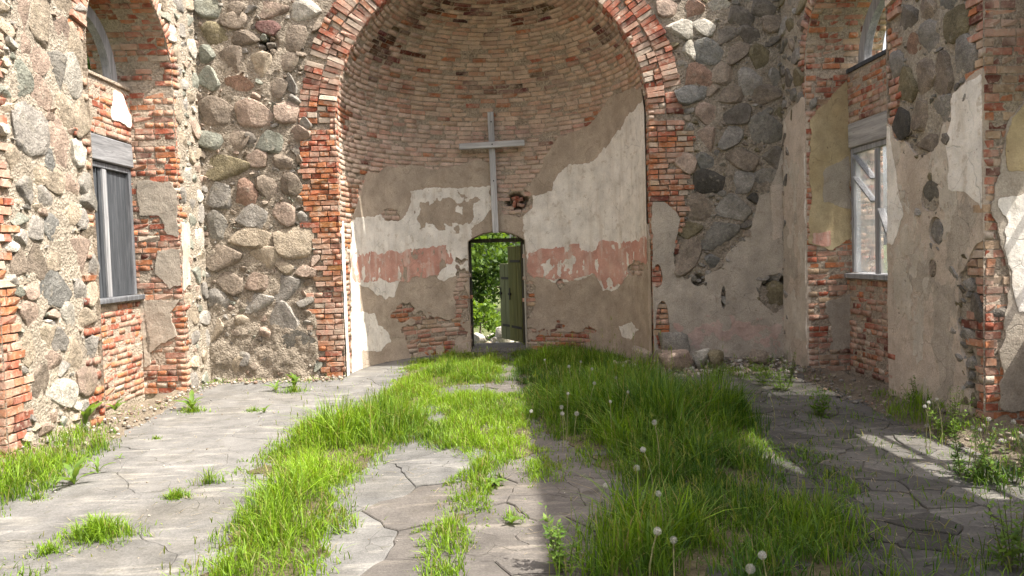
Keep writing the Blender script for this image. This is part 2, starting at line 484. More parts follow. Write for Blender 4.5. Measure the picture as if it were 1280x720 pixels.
WOODD = m_wood('wood_dark', (0.03, 0.034, 0.04), (0.085, 0.092, 0.10))
WOODX = m_wood('wood_cross', (0.36, 0.365, 0.37), (0.58, 0.58, 0.575))
WOODH = m_wood('wood_lintel', (0.30, 0.29, 0.28), (0.47, 0.46, 0.44), (60, 3.5, 60))
WOODHS = m_wood('wood_lintel_slate', (0.13, 0.135, 0.14), (0.27, 0.27, 0.275), (60, 3.5, 60))
DOORM = m_wood('door_olive', (0.105, 0.105, 0.030), (0.165, 0.16, 0.052), (50, 50, 3))
DOORG = m_wood('door_greygreen', (0.11, 0.115, 0.055), (0.17, 0.175, 0.09), (50, 50, 3))
IRON = NT('iron'); IRON.b.inputs['Roughness'].default_value = 0.7; IRON = IRON.base((0.03, 0.026, 0.022))
FL_O, FL_A = m_floor('slab_single', 'obj'), m_floor('slab_joined', 'att')
SOIL = m_soil('soil', (0.10, 0.082, 0.058), (0.17, 0.14, 0.10))
DUST = m_soil('joint_dirt', (0.10, 0.085, 0.06), (0.17, 0.145, 0.11))
GRASS = m_leaf('grass_blade', (0.022, 0.090, 0.005), (0.25, 0.42, 0.020), None, .40)
LEAFW = m_leaf('weed_leaf', (0.06, 0.15, 0.025), (0.20, 0.32, 0.05))
LEAFT = m_leaf('tree_leaf', (0.018, 0.055, 0.010), (0.14, 0.24, 0.03))
BARK = m_soil('bark', (0.09, 0.07, 0.05), (0.16, 0.13, 0.10))
_g = NT('dirty_glass'); _g.b.inputs['Roughness'].default_value = .25; _g.base(_g.mix(_g.rng(_g.noise(5, 4), .35, .65), (.50, .55, .58), (.66, .68, .68)))
_tr = _g.n('ShaderNodeBsdfTransparent'); _mx = _g.n('ShaderNodeMixShader'); _g.l(_g.rng(_g.noise(3, 4), .3, .7, .25, .6), _mx.inputs[0])
_g.l(_tr.outputs[0], _mx.inputs[1]); _g.l(_g.b.outputs[0], _mx.inputs[2]); _g.l(_mx.outputs[0], _g.out.inputs[0]); GLASS = _g.m
LIMED = m_plaster('limewash_dull', (.56, .51, .43), (.48, .42, .34), (.38, .31, .23), .3, .5)
FLUFF = NT('seed_fluff'); FLUFF.b.inputs['Roughness'].default_value = 1.0; FLUFF.base((0.50, 0.49, 0.45)); _t = FLUFF.n('ShaderNodeBsdfTransparent'); _m = FLUFF.n('ShaderNodeMixShader'); _m.inputs[0].default_value = .6
FLUFF.l(_t.outputs[0], _m.inputs[1]); FLUFF.l(FLUFF.b.outputs[0], _m.inputs[2]); FLUFF.l(_m.outputs[0], FLUFF.out.inputs[0]); FLUFF = FLUFF.m

# ------------------------------------------------------------------ bricks
def brick_variant(k):
    r = random.Random(100 + k)
    j = lambda a: r.uniform(-a, a)
    v = []
    for z, ex, ey in ((-1.0, 0.5, 0.5), (-0.10, 0.5, 0.5), (0.0, 0.482, 0.445)):
        for sx, sy in ((-1, -1), (1, -1), (1, 1), (-1, 1)):
            a, b, c = sx * ex + j(0.018), sy * ey + j(0.05), z
            if z == 0: c += j(0.07)
            v.append([a, b, c])
    for q in r.sample(range(4), r.choice((0, 0, 1, 1, 2))):        # knocked-off corners
        v[8 + q][0] *= 0.72; v[8 + q][1] *= 0.75; v[8 + q][2] -= 0.12; v[4 + q][2] -= 0.25
    f = [(8, 9, 10, 11)]
    for b in (0, 4):
        for i in range(4):
            k2 = (i + 1) % 4; f.append((b + i, b + k2, b + 4 + k2, b + 4 + i))
    return np.array(v), f
BV = [brick_variant(k) for k in range(14)]
BFACES = np.array(BV[0][1])
BMESH = []
for k, (v, f) in enumerate(BV):
    me = mesh_np('brick_block', v, faces=f); me.materials.append(BR_O); BMESH.append(me)

class Bricks:
    def __init__(s): s.r = []
    def add(s, P, n, vd, l, h, d, col, proud=0.0, rot=0.0):
        P = np.asarray(P, float); n = np.asarray(n, float); vd = np.asarray(vd, float)
        vd = vd - n * (vd @ n); vd /= np.linalg.norm(vd); ud = np.cross(vd, n)
        if rot:
            c, q = math.cos(rot), math.sin(rot); ud, vd = c * ud + q * vd, c * vd - q * ud
        s.r.append((P + n * proud, ud * l, vd * h, n * d, rng.randrange(len(BV)), col))
    def panel(s, surf, u0, u1, v0, v1, col, keep=None, ragl=0.0, ragr=0.0, miss=0.02, proud=0.006, ustretch=None, swap=False, ph=0, rough=0.4):
        ch = 0.077; nrow = int((v1 - v0) / ch)
        for i in range(nrow):
            v = v0 + (i + 0.5) * ch
            st = ustretch(v) if ustretch else 1.0
            head = (i + ph) % 2 == 1
            L = (0.125 if head and not ustretch else 0.25) * st; g = 0.012 * st
            u = u0 - (rng.uniform(0, ragl) if ragl else 0) - (rng.choice((0, 0.5)) * L if not head or ustretch else 0)
            ue = u1 + (rng.uniform(0, ragr) if ragr else 0)
            while u < ue - 0.02 * st:
                l = L * rng.uniform(0.82, 1.1)
                a, b = max(u, u0 - ragl), min(u + l, ue)
                u += l + g
                if b - a < 0.035 * st: continue
                um = (a + b) / 2
                if keep is not None and not keep(um, v): continue
                if rng.random() < miss: continue
                P, n = surf(np.array(um), np.array(v)); P2, _ = surf(np.array(um), np.array(v + 0.01))
                x = rng.gauss(0, proud)
                if rng.random() < rough * .1: x -= rng.uniform(0.012, 0.04)
                s.add(P, n, P2 - P, (b - a) / st, 0.066 * rng.uniform(0.88, 1.09), 0.075, col(um, v), x, rng.gauss(0, 0.012))
    def build(s, parent, nmax=285, label=None):
        if not s.r: return
        P = np.array([r[0] for r in s.r]); A = np.array([r[1] for r in s.r]); B = np.array([r[2] for r in s.r]); C = np.array([r[3] for r in s.r])
        xs, ys = [], []
        for i, j in ((-.5, -.5), (.5, -.5), (.5, .5), (-.5, .5)):
            x, y, d = project(P + A * i + B * j); xs.append(x); ys.append(y)
        ar = sum(xs[i] * ys[(i + 1) % 4] - xs[(i + 1) % 4] * ys[i] for i in range(4)); ar = np.abs(ar) / 2
        cx, cy, d = project(P)
        ok = (cx > -5) & (cx < 1285) & (cy > -5) & (cy < 725) & (d > 0)
        score = np.where(ok, ar, 0); order = np.argsort(-score)
        sel = [i for i in order[:nmax] if score[i] > 25]
        ss = set(sel)
        for i in sel:
            r = s.r[i]
            M = Matrix([[A[i][k], B[i][k], C[i][k], P[i][k]] for k in range(3)] + [[0, 0, 0, 1]])
            o = bpy.data.objects.new('brick', BMESH[r[4]]); o.color = (*r[5], 1.0)
            put(o, parent, M)
        rest = [i for i in range(len(s.r)) if i not in ss]
        if rest:
            VV, FF, CC = [], [], []
            for k, i in enumerate(rest):
                r = s.r[i]; v = BV[r[4]][0]
                VV.append(r[0] + v[:, :1] * r[1] + v[:, 1:2] * r[2] + v[:, 2:] * r[3]); FF.append(BFACES + 12 * k); CC.append(np.tile(r[5], (12, 1)))
            me = mesh_np('brickwork', np.concatenate(VV), quads=np.concatenate(FF), col=np.concatenate(CC))
            obj('brickwork', me, BR_A, parent, None, 'stuff')

def pal(*items):
    tot = sum(w for w, c in items)
    def f(dark=0.0):
        x = rng.uniform(0, tot)
        for w, c in items:
            x -= w
            if x <= 0: break
        k = rng.uniform(0.82, 1.16)
        return tuple(min(0.8, a * k) for a in c)
    return f
RED, ORA, DRK, PNK, LIM, BUF = (.33, .10, .058), (.40, .155, .07), (.15, .05, .035), (.43, .24, .17), (.52, .43, .34), (.42, .30, .195)
p_left = pal((5, RED), (6, ORA), (.7, DRK), (3.5, PNK), (.7, LIM))
p_right = pal((4, RED), (3, ORA), (1.2, DRK), (4, PNK), (2.5, BUF), (.8, LIM))
p_dome = pal((0.4, RED), (0.6, ORA), (0.3, DRK), (2.4, PNK), (5, BUF), (4, LIM))
p_ring = pal((4, RED), (1, ORA), (1.2, DRK), (4, PNK), (2.6, LIM))

# ------------------------------------------------------------------ stones
def stone_variant(k, flat):
    r = random.Random(500 + k); bm = bmesh.new(); bmesh.ops.create_icosphere(bm, subdivisions=3, radius=1.0)
    V = np.array([v.co[:] for v in bm.verts]); F_ = [tuple(v.index for v in f.verts) for f in bm.faces]; bm.free()
    V = np.sign(V) * np.abs(V) ** 0.78
    a = r.uniform(0, 50)
    V = V * (1 + 0.22 * fbm(V[:, 0] * 1.1 + a, V[:, 1] * 1.1 + V[:, 2] * 1.3 + a, k, 3))[:, None]
    for _ in range(r.randint(7, 11)):
        n = np.array([r.gauss(0, 1), r.gauss(0, 1), r.gauss(0, 0.5)]); n /= np.linalg.norm(n); d = r.uniform(0.58, 0.86)
        e = np.maximum(V @ n - d, 0); V = V - 0.93 * e[:, None] * n
    for _ in range(2):
        n = np.array([r.gauss(0, 0.18), r.gauss(0, 0.18), 1.0]); n /= np.linalg.norm(n); e = np.maximum(V @ n - flat, 0); V = V - 0.88 * e[:, None] * n
    V = V * (1 + 0.05 * fbm(V[:, 0] * 4 + a, V[:, 1] * 4 + V[:, 2] * 3, k + 3, 2))[:, None]
    V[:, :2] -= (V[:, :2].max(0) + V[:, :2].min(0)) / 2
    V[:, :2] /= (V[:, :2].max(0) - V[:, :2].min(0)); V[:, 2] /= max(V[:, 2].max(), 1e-3)      # footprint 1 x 1, front at z = 1
    return V, F_
SV = [stone_variant(k, rng.uniform(0.3, 0.55)) for k in range(16)]
SF = np.array(SV[0][1])
SMESH = []
for v, f in SV:
    me = mesh_np('fieldstone_block', v, faces=f, smooth=True); me.set_sharp_from_angle(angle=.75); me.materials.append(ST_O); SMESH.append(me)
SC = dict(g=(.27, .25, .22), s=(.25, .255, .21), b=(.25, .205, .16), t=(.36, .30, .225), p=(.34, .26, .205), r=(.29, .19, .14),
          d=(.17, .15, .125), k=(.085, .078, .066), o=(.20, .17, .105), w=(.44, .41, .35), u=(.215, .21, .192), m=(.20, .115, .10), e=(.215, .20, .172))
class Stones:
    def __init__(s): s.r = []; s.e = []
    def add(s, P, n, ud, vd, w, h, out, col, rot=0.0, emb=0.0):
        c, q = math.cos(rot), math.sin(rot); ud, vd = c * ud + q * vd, c * vd - q * ud
        s.r.append((np.asarray(P, float) + n * emb, ud * w, vd * h, n * out, rng.randrange(len(SV)), col))
    def build(s, parent, nmax=295, name='fieldstone'):
        P = np.array([r[0] for r in s.r]); cx, cy, d = project(P)
        sz = np.array([np.linalg.norm(r[1]) * np.linalg.norm(r[2]) for r in s.r]) / np.maximum(d, .1) ** 2 * F * F
        ok = (cx > -20) & (cx < 1300) & (cy > -20) & (cy < 740) & (d > 0)
        score = np.where(ok, sz, 0); order = np.argsort(-score); sel = [i for i in order[:nmax] if score[i] > 60]; ss = set(sel)
        for i in sel:
            r = s.r[i]
            M = Matrix([[r[1][k], r[2][k], r[3][k], r[0][k]] for k in range(3)] + [[0, 0, 0, 1]])
            o = bpy.data.objects.new(name, SMESH[r[4]]); o.color = (*r[5], 1.0); put(o, parent, M)
        rest = [i for i in range(len(s.r)) if i not in ss]
        if rest:
            VV, FF, CC = [], [], []; nv = len(SV[0][0])
            for k, i in enumerate(rest):
                r = s.r[i]; v = SV[r[4]][0]
                VV.append(r[0] + v[:, :1] * r[1] + v[:, 1:2] * r[2] + v[:, 2:] * r[3]); FF.append(SF + nv * k); CC.append(np.tile(r[5], (nv, 1)))
            me = mesh_np('small_stones', np.concatenate(VV), tris=np.concatenate(FF), smooth=True, col=np.concatenate(CC))
            obj('small_stones', me, ST_A, parent, None, 'stuff')
    def from_px(s, L, conv, surf, out=(0.05, 0.09), sc=1.0, dk=1.0):
        """L: (cx, cy, w, h, colour code) measured in the photograph"""
        for cx, cy, w, h, k in L:
            q = conv([(cx, cy), (cx - w / 2, cy), (cx + w / 2, cy), (cx, cy - h / 2), (cx, cy + h / 2)])
            u, v = q[0]; du = abs(q[2][0] - q[1][0]); dv = abs(q[3][1] - q[4][1])
            s.place(surf, u, v, du * sc, dv * sc, tuple(x * dk for x in SC[k]), out, rng.gauss(0, 0.12))
    def place(s, surf, u, v, du, dv, c, out, rot=0.0):
        P, n = surf(np.array(u), np.array(v)); Pv, _ = surf(np.array(u), np.array(v + 0.01))
        vd = (Pv - P); vd /= np.linalg.norm(vd); ud = np.cross(vd, n); kk = rng.uniform(0.85, 1.15)
        s.e.append((u, v, du / 2, dv / 2))
        o = rng.uniform(*out)
        s.add(P, n, ud, vd, du, dv, o + 0.06, tuple(min(.7, x * kk) for x in c), rot, -0.06)
    def fill(s, surf, u0, u1, v0, v1, inside, codes, n, r0, r1, out, tight=0.9):
        if not s.e: s.e.append((1e3, 1e3, .1, .1))
        for i in range(n):
            r = r1 * (r0 / r1) ** ((1 - i / n) ** 1.0)
            u, v = rng.uniform(u0, u1), rng.uniform(v0, v1)
            if not inside(u, v): continue
            E = np.array(s.e[-900:]); ru, rv = r * rng.uniform(0.85, 1.35), r * rng.uniform(0.7, 1.05)
            if (((u - E[:, 0]) / (E[:, 2] + ru)) ** 2 + ((v - E[:, 1]) / (E[:, 3] + rv)) ** 2).min() < tight: continue
            s.place(surf, u, v, 2 * ru, 2 * rv, SC[rng.choice(codes)], (out[0], min(out[1], max(out[0] + .001, r * 0.8))), rng.uniform(-.5, .5))

# ------------------------------------------------------------------ end wall with the arch
end = thing('end_wall', (0, YE, 0), 'fieldstone end wall with a brick round arch framing the apse', 'wall')
def arc(cx, cz, r, a0, a1, n): return [(cx + r * math.cos(a0 + (a1 - a0) * i / n), cz + r * math.sin(a0 + (a1 - a0) * i / n)) for i in range(n + 1)]
b = BM(); ro = RA + 0.28
b.prism([(-XO, -.3), (-ro, -.3)] + [(-ro, ZS)] + arc(0, ZS, ro, math.pi, 0, 28)[1:-1] + [(ro, ZS), (ro, -.3), (XO, -.3), (XO, 6.7), (-XO, 6.9)], 1, YE + .3, YE + .95)
obj('wall_core', b.mesh('wall_core'), MORT, end)
def arch_mask(U, V): return np.where(V < ZS, np.abs(U) - RA, np.hypot(U, V - ZS) - RA)
def dig(holes):
    def f(U, V):
        h = 0.0
        for (cu, cv, a, bb, dp) in holes:
            r = np.sqrt(((U - cu) / a) ** 2 + ((V - cv) / bb) ** 2) + 0.35 * fbm(U * 14, V * 14, 3, 2)
            h = h - dp * np.clip((1.25 - r) / 0.35, 0, 1)
        return h
    return f
def hole_px(conv, L):
    out = []
    for cx, cy, w, h, dp in L:
        q = conv([(cx, cy), (cx - w / 2, cy), (cx + w / 2, cy), (cx, cy - h / 2), (cx, cy + h / 2)])
        out.append((q[0][0], q[0][1], abs(q[2][0] - q[1][0]) / 2, abs(q[3][1] - q[4][1]) / 2, dp))
    return out
dE = dig(hole_px(px_end, [(336, 54, 20, 17, .27), (970, 352, 26, 12, .2), (904, 372, 5, 26, .12), (873, 350, 12, 12, .12)]))
def hE(U, V):
    low = np.clip((1.5 - V) / 0.8, 0, 1) * (U < -2.6)
    return -0.014 + (0.02 + 0.025 * low) * fbm(U * 6, V * 6, 21, 4) + 0.014 * fbm(U * 21, V * 21, 5, 3) + dE(U, V) + .03 * low - .022 * np.clip((.62 - arch_mask(U, V)) / .1, 0, 1)
sheet('mortar_bed', S_END, -XW - .05, XW + .05, -.2, 6.4, .028, lambda U, V: arch_mask(U, V) - .012, hE, MORTE, end, rim=.28)

L_END = [(260,12,28,26,'s'),(292,9,24,22,'b'),(292,25,34,20,'b'),(313,11,15,10,'g'),(340,12,36,22,'p'),(383,13,33,27,'w'),(335,34,30,16,'m'),
 (363,45,37,36,'b'),(272,43,40,26,'o'),(308,48,32,20,'b'),(259,68,18,24,'s'),(286,75,34,32,'b'),(323,80,29,30,'t'),(357,75,29,26,'b'),(263,98,27,26,'s'),
 (297,109,34,25,'r'),(344,108,27,28,'b'),(365,105,12,24,'g'),(272,140,38,36,'b'),(318,143,42,33,'p'),(358,143,26,29,'p'),(261,177,29,24,'s'),(293,173,33,26,'b'),
 (340,178,36,28,'s'),(372,168,27,20,'p'),(383,154,15,13,'g'),(282,209,52,32,'o'),(322,198,26,21,'p'),(353,202,24,18,'b'),(314,172,14,14,'d'),(277,245,34,34,'g'),
 (308,240,26,32,'r'),(337,233,30,28,'b'),(365,232,25,26,'b'),(318,272,40,31,'g'),(355,266,25,30,'p'),(273,283,24,35,'e'),(318,298,56,26,'t'),(368,306,42,42,'t'),
 (279,322,40,33,'b'),(327,323,39,28,'t'),(355,333,22,14,'t'),(323,353,31,23,'p'),(384,340,27,15,'p'),(357,360,34,35,'g'),(287,353,29,27,'b'),(272,374,28,24,'g'),
 (321,378,37,25,'g'),(358,397,36,36,'g'),(307,403,24,18,'t'),(367,440,47,46,'e'),(284,457,40,26,'t'),(300,446,22,20,'g'),(331,415,14,12,'p'),(271,412,14,32,'t')]
R_END = [(834,12,22,24,'p'),(865,12,26,23,'r'),(898,10,24,20,'w'),(850,36,34,23,'w'),(880,33,25,20,'w'),(861,63,16,24,'w'),(926,20,31,22,'d'),(954,9,29,22,'d'),
 (907,43,32,23,'d'),(940,43,31,20,'d'),(966,51,20,11,'d'),(966,31,22,24,'b'),(887,66,34,29,'u'),(921,66,29,22,'b'),(954,72,31,29,'o'),(874,94,33,28,'r'),
 (904,93,29,27,'b'),(937,101,28,33,'g'),(865,119,33,24,'u'),(890,112,16,14,'b'),(917,118,33,22,'b'),(960,118,34,24,'b'),(971,96,17,20,'g'),(888,142,31,27,'p'),
 (923,143,33,22,'d'),(959,162,38,34,'e'),(882,174,22,28,'p'),(913,172,27,26,'g'),(857,202,24,25,'p'),(884,203,25,20,'u'),(928,198,36,25,'b'),(966,197,25,27,'d'),
 (885,226,37,28,'k'),(925,226,28,28,'g'),(957,225,33,24,'g'),(875,260,26,31,'b'),(865,287,23,20,'o'),(859,320,28,44,'b'),(920,259,42,28,'g'),(897,293,48,32,'e'),
 (941,248,14,13,'k'),(894,327,22,15,'u'),(933,280,13,9,'d'),(931,291,11,10,'b'),(968,371,30,33,'o')]
se = Stones()
L_END = [(a, b_, c_, d_, k_) for a, b_, c_, d_, k_ in L_END]
se.from_px(L_END, px_end, S_END, (0.035, 0.065), 1.2, .95)
se.from_px(R_END, px_end, S_END, (0.03, 0.045), 1.26)
pilL = px_end([(378,60),(378,130),(374,180),(376,235),(380,270),(396,300),(400,330),(386,345),(386,400),(396,430),(400,470),(440,480),(440,60)])
pilR = px_end([(806,60),(852,130),(868,180),(866,215),(862,250),(855,275),(846,290),(838,330),(846,345),(850,370),(846,400),(836,420),(836,460),(800,470),(800,60)])
plR_poly = px_end([(816,252),(832,254),(840,262),(850,275),(846,300),(846,340),(880,344),(897,338),(912,315),(926,300),(940,282),(950,245),(962,238),(972,205),(990,150),(992,460),(815,460)])
# stones that show through the render
def plR(U, V):
    d = sdf(plR_poly, U, V) + .05 * fbm(U * 5, V * 5, 31, 5)
    for cx, cy, a, bb in ((859, 320, 17, 26), (968, 366, 20, 24), (875, 260, 15, 18), (897, 293, 27, 18), (894, 327, 13, 10), (873, 350, 9, 8), (904, 372, 3, 14), (822,345,6,14),(828,410,9,34)):
        q = px_end([(cx, cy), (cx + a, cy), (cx, cy - bb)])
        r = np.sqrt(((U - q[0][0]) / (q[1][0] - q[0][0])) ** 2 + ((V - q[0][1]) / (q[2][1] - q[0][1])) ** 2)
        d = np.minimum(d, (r - 1) * .2 + .04 * fbm(U * 8, V * 8, 4, 3))
    return np.minimum(d, arch_mask(U, V) - .004)
plR_s = lookup(plR, RA - .1, XW + .1, -.2, 5.8); pilL_s = lookup(lambda U, V: sdf(pilL, U, V), -XW, -RA + .1, -.2, ZS + .1); pilR_s = lookup(lambda U, V: sdf(pilR, U, V), RA - .1, XW, -.2, ZS + .1)
def on_brick_end(u, v):
    if v > ZS: return RA - .05 < math.hypot(u, v - ZS) < RA + .56
    return (pilL_s if u < 0 else pilR_s)(u, v) > 0
def end_in(u, v): return abs(u) > RA + .02 and not on_brick_end(u, v) and v < 5.6 and (u < 0 or plR_s(u, v) < .06)
se.fill(S_END, -XW, -RA - .2, .02, 5.6, end_in, 'gbbspdg', 5200, .10, .018, (.012, .05), .8)
se.fill(S_END, RA + .2, XW, .02, 5.6, end_in, 'gdbeog', 4200, .09, .018, (.008, .03), .8)
se.build(end)
be = Bricks()
stE = np.array(se.e)
def free_of_stone(u, v):
    return (((u - stE[:, 0]) / stE[:, 2]) ** 2 + ((v - stE[:, 1]) / stE[:, 3]) ** 2).min() > 0.8
be.panel(S_END, -RA - .78, -RA - .0, 0, ZS - .02, lambda u, v: p_left() if v > 2.9 or v < 1.3 else (p_left() if rng.random() < .4 else tuple(x * rng.uniform(.85, 1.1) for x in ORA)),
         lambda u, v: pilL_s(u, v) > -.02 and free_of_stone(u, v), miss=.01, proud=.004)
be.panel(S_END, RA, RA + .72, 0, ZS - .02, lambda u, v: p_right() if rng.random() < .6 else tuple(x * rng.uniform(.8, 1.1) for x in ORA),
         lambda u, v: pilR_s(u, v) > -.02 and free_of_stone(u, v) and plR_s(u, v) < .1, miss=.01, proud=.004, ph=1)
for ring, (r0, ln) in enumerate(((RA, .25), (RA + .262, .25))):
    nb = int(math.pi * (r0 + .1) / .0775)
    for i in range(nb):
        a = math.pi * (i + .5) / nb
        l = ln * (rng.uniform(.45, .62) if rng.random() < .3 else rng.uniform(.9, 1.03)); rm = r0 + l / 2
        if ring == 1 and rng.random() < .1: continue
        P = np.array([rm * math.cos(a), YE, ZS + rm * math.sin(a)])
        t = np.array([-math.sin(a), 0, math.cos(a)])
        be.add(P, (0, -1, 0), t, l, .067 * rng.uniform(.92, 1.05) * (1 + .05 * ring), .08, p_ring(), rng.gauss(0, .012), rng.gauss(0, .02))
        if l < .18:
            rm2 = r0 + l + .012 + (ln - l) / 2
            P = np.array([rm2 * math.cos(a), YE, ZS + rm2 * math.sin(a)])
            be.add(P, (0, -1, 0), t, ln - l - .012, .067, .08, p_ring(), rng.gauss(0, .012), rng.gauss(0, .02))
be.build(end)
sheet('render_patch', S_END, RA - .02, XW + .03, -.15, 4.3, .025, plR, lambda U, V: .014 + .012 * fbm(U * 3, V * 3, 8, 4) + .004 * fbm(U * 20, V * 20, 9, 3), GREYP, end, rim=.06,
      label='grey lime render left on the lower wall')
lowp = px_end([(836,385),(860,395),(900,392),(940,395),(985,398),(985,440),(836,440)])
sheet('limewash_patch', S_END, RA + .1, XW, .0, 1.4, .02, lambda U, V: np.minimum(plR(U, V) - .02, sdf(lowp, U, V) * .7 + .22 * fbm(U * 7, V * 7, 66, 5) - .10),
      lambda U, V: .018 + .012 * fbm(U * 3, V * 3, 8, 4) + .004 * fbm(U * 20, V * 20, 9, 3), m_plaster('limewash_rosy', (.44, .30, .25), (.50, .40, .34), (.36, .28, .22), .2, .3), end, rim=.004)
colp = px_end([(962,232),(982,228),(986,290),(966,300)])
sheet('limewash_patch', S_END, 3.5, XW + .02, 1.6, 3, .02, lambda U, V: sdf(colp, U, V) + .02 * fbm(U * 6, V * 6, 3, 3), lambda U, V: .022 + .012 * fbm(U * 3, V * 3, 8, 4), TAN, end, rim=.01)

# ------------------------------------------------------------------ apse
aps = thing('apse', (0, YC + RA, 0), 'curved apse with brick half dome, peeling white and salmon plaster and a doorway', 'apse')
DX, DZ, DC = 0.49, 1.93, 2.09                # door: half width, springing, crown
rd = (DX ** 2 + (DC - DZ) ** 2) / (2 * (DC - DZ)); zd = DC - rd
def door_mask(U, V):
    x = RA * np.sin(U / RA)
    side = np.abs(x) - DX
    return np.where(np.cos(U / RA) < 0, 1.0, np.maximum(side, np.where(V > 1.0, np.hypot(x, V - zd) - rd, -1.0)))
nic = px_apse([(645, 252), (633, 252), (656, 252), (645, 244), (645, 263)])
NICHE = [(nic[0][0], nic[0][1], abs(nic[2][0] - nic[1][0]) / 2, abs(nic[3][1] - nic[4][1]) / 2, .25)]
dA = dig(NICHE)
HP = math.pi * RA / 2
sheet('mortar_bed', S_APSE, -HP, HP, -.1, ZS + 1.44 * RA, .026, door_mask, lambda U, V: -.012 + .003 * fbm(U * 7, V * 7, 2, 3) + dA(U, V), MORTB, aps, rim=.3)
def S_OUT(U, V):
    k = 1.3; th = U / RA; ph = np.clip((V - ZS) / RA, 0, 1.5); r = RA * k * np.cos(ph)
    P = np.stack([r * np.sin(th), YC + r * np.cos(th), np.where(V > ZS, ZS + RA * k * np.sin(ph), V)], -1)
    N = np.stack([np.cos(ph) * np.sin(th), np.cos(ph) * np.cos(th), np.sin(ph)], -1)
    return P, N
def door_mask_o(U, V):
    x = RA * 1.3 * np.sin(U / RA); return np.maximum(np.abs(x) - DX - .02, np.where(V > 1.0, np.hypot(x, V - zd) - rd - .02, -1.0))
sheet('outer_shell', S_OUT, -HP, HP, -.2, ZS + 1.5 * RA, .12, door_mask_o, lambda U, V: .0 * U, MORT, aps, rim=.2)
# reveal of the doorway
prof = [(-DX - .012, -.1), (-DX - .012, DZ)] + [(x * 1.02, z + .012) for x, z in [(rd * math.sin(a), zd + rd * math.cos(a)) for a in np.linspace(-math.asin(DX / rd), math.asin(DX / rd), 14)]] + [(DX + .012, DZ), (DX + .012, -.1)]
ya, yb = YC + RA - .08, YC + RA * 1.3 + .05
v = [(x, y, z) for y in (ya, yb) for x, z in prof]; n = len(prof)
obj('door_reveal', mesh_np('door_reveal', v, faces=[(i, i + 1, n + i + 1, n + i) for i in range(n - 1)]), GREYP, aps)

tanP = px_apse([(438,470),(438,285),(450,245),(458,218),(480,212),(512,206),(545,214),(575,206),(598,202),(612,206),(622,250),(640,240),(662,232),(676,214),(686,190),(700,172),(735,160),(752,140),(764,118),(790,112),(820,112),(826,470)])
def tan_mask(U, V):
    d = sdf(tanP, U, V) + .075 * fbm(U * 4.5, V * 4.5, 41, 5)
    r = np.hypot((U - NICHE[0][0]) / .30, (V - NICHE[0][1] + .02) / .24)
    d = np.minimum(d, (r - 1) * .25 + .05 * fbm(U * 7, V * 7, 51, 4))
    for cx, cy, a, bb, st in ((540, 418, 40, 22, .9), (506, 392, 16, 10, 1.1), (700, 428, 40, 18, 1.0), (578,370,8,34,1.1), (662,375,6,24,1.1), (488, 268, 10, 7, 1.1), (800, 335, 8, 9, 1.1), (702,356,5,5,1.1)):
        q = px_apse([(cx, cy), (cx + a, cy), (cx, cy - bb)])
        r = np.hypot((U - q[0][0]) / (q[1][0] - q[0][0]), (V - q[0][1]) / (q[2][1] - q[0][1]))
        d = np.minimum(d, (r - 1) * .16 + .16 * st * fbm(U * 5.5, V * 8, 61 + cx, 5))
    return np.minimum(d, door_mask(U, V) - .005)
def htan(U, V): return .014 + .008 * fbm(U * 2.5, V * 2.5, 12, 4)
sheet('render_coat', S_APSE, -HP, HP, -.08, 4.2, .02, tan_mask, htan, TANA, aps, rim=.05, label='tan lime render coat with ragged edge')
whL = px_apse([(436,278),(460,268),(488,272),(500,276),(513,262),(514,240),(545,234),(580,236),(612,233),(614,262),(604,275),(588,290),(586,338),(568,346),(553,354),(544,347),(556,332),(560,312),(520,312),(500,322),(500,345),(492,368),(480,372),(462,360),(436,350)])
whL2 = px_apse([(440,392),(466,392),(472,405),(484,412),(488,428),(474,440),(440,436)])
whR = px_apse([(655,268),(662,244),(690,240),(697,222),(708,208),(735,206),(752,190),(768,172),(788,140),(804,126),(822,124),(826,322),(812,332),(800,318),(784,345),(770,362),(755,362),(744,342),(720,352),(690,352),(666,340),(657,320)])
whS = px_apse([(775,408),(790,402),(800,412),(790,425),(778,420)])
def wh_mask(U, V):
    d = np.maximum(np.maximum(sdf(whL, U, V), sdf(whR, U, V)), np.maximum(sdf(whL2, U, V), sdf(whS, U, V)))
    d = d + .06 * fbm(U * 5, V * 5, 71, 5) + .03 * fbm(U * 19, V * 19, 73, 3)
    q = px_apse([(560, 266), (590, 266), (560, 252)])
    r = np.hypot((U - q[0][0]) / (q[1][0] - q[0][0]), (V - q[0][1]) / (q[2][1] - q[0][1]))
    d = np.minimum(d, (r - 1) * .1 + .2 * fbm(U * 6, V * 6, 77, 5))
    return np.minimum(d, tan_mask(U, V) - .012)
sheet('limewash_coat', S_APSE, -HP, HP, .2, 4.1, .018, wh_mask, lambda U, V: htan(U, V) + .005, WHITE, aps, rim=.006, label='flaking white limewash over the render')
pkL = px_apse([(436,320),(470,314),(520,312),(558,305),(563,326),(545,344),(530,348),(500,352),(478,350),(450,352),(436,348)])
pkR = px_apse([(658,316),(690,312),(716,306),(740,312),(752,302),(780,300),(820,296),(824,330),(800,326),(786,342),(770,358),(756,362),(744,344),(716,350),(690,350),(658,342)])
def pk_mask(U, V):
    d = np.maximum(sdf(pkL, U, V), sdf(pkR, U, V)) + .09 * fbm(U * 6, V * 3.4, 81, 5) + .05 * fbm(U * 6, V * 6, 83, 4)
    d = np.minimum(d, .30 - .75 * np.abs(fbm(U * 7, V * 3.4, 85, 5)) - .35 * np.clip(fbm(U * 2.2, V * 3, 88, 3), 0, 1))
    return np.minimum(d, tan_mask(U, V) - .014)
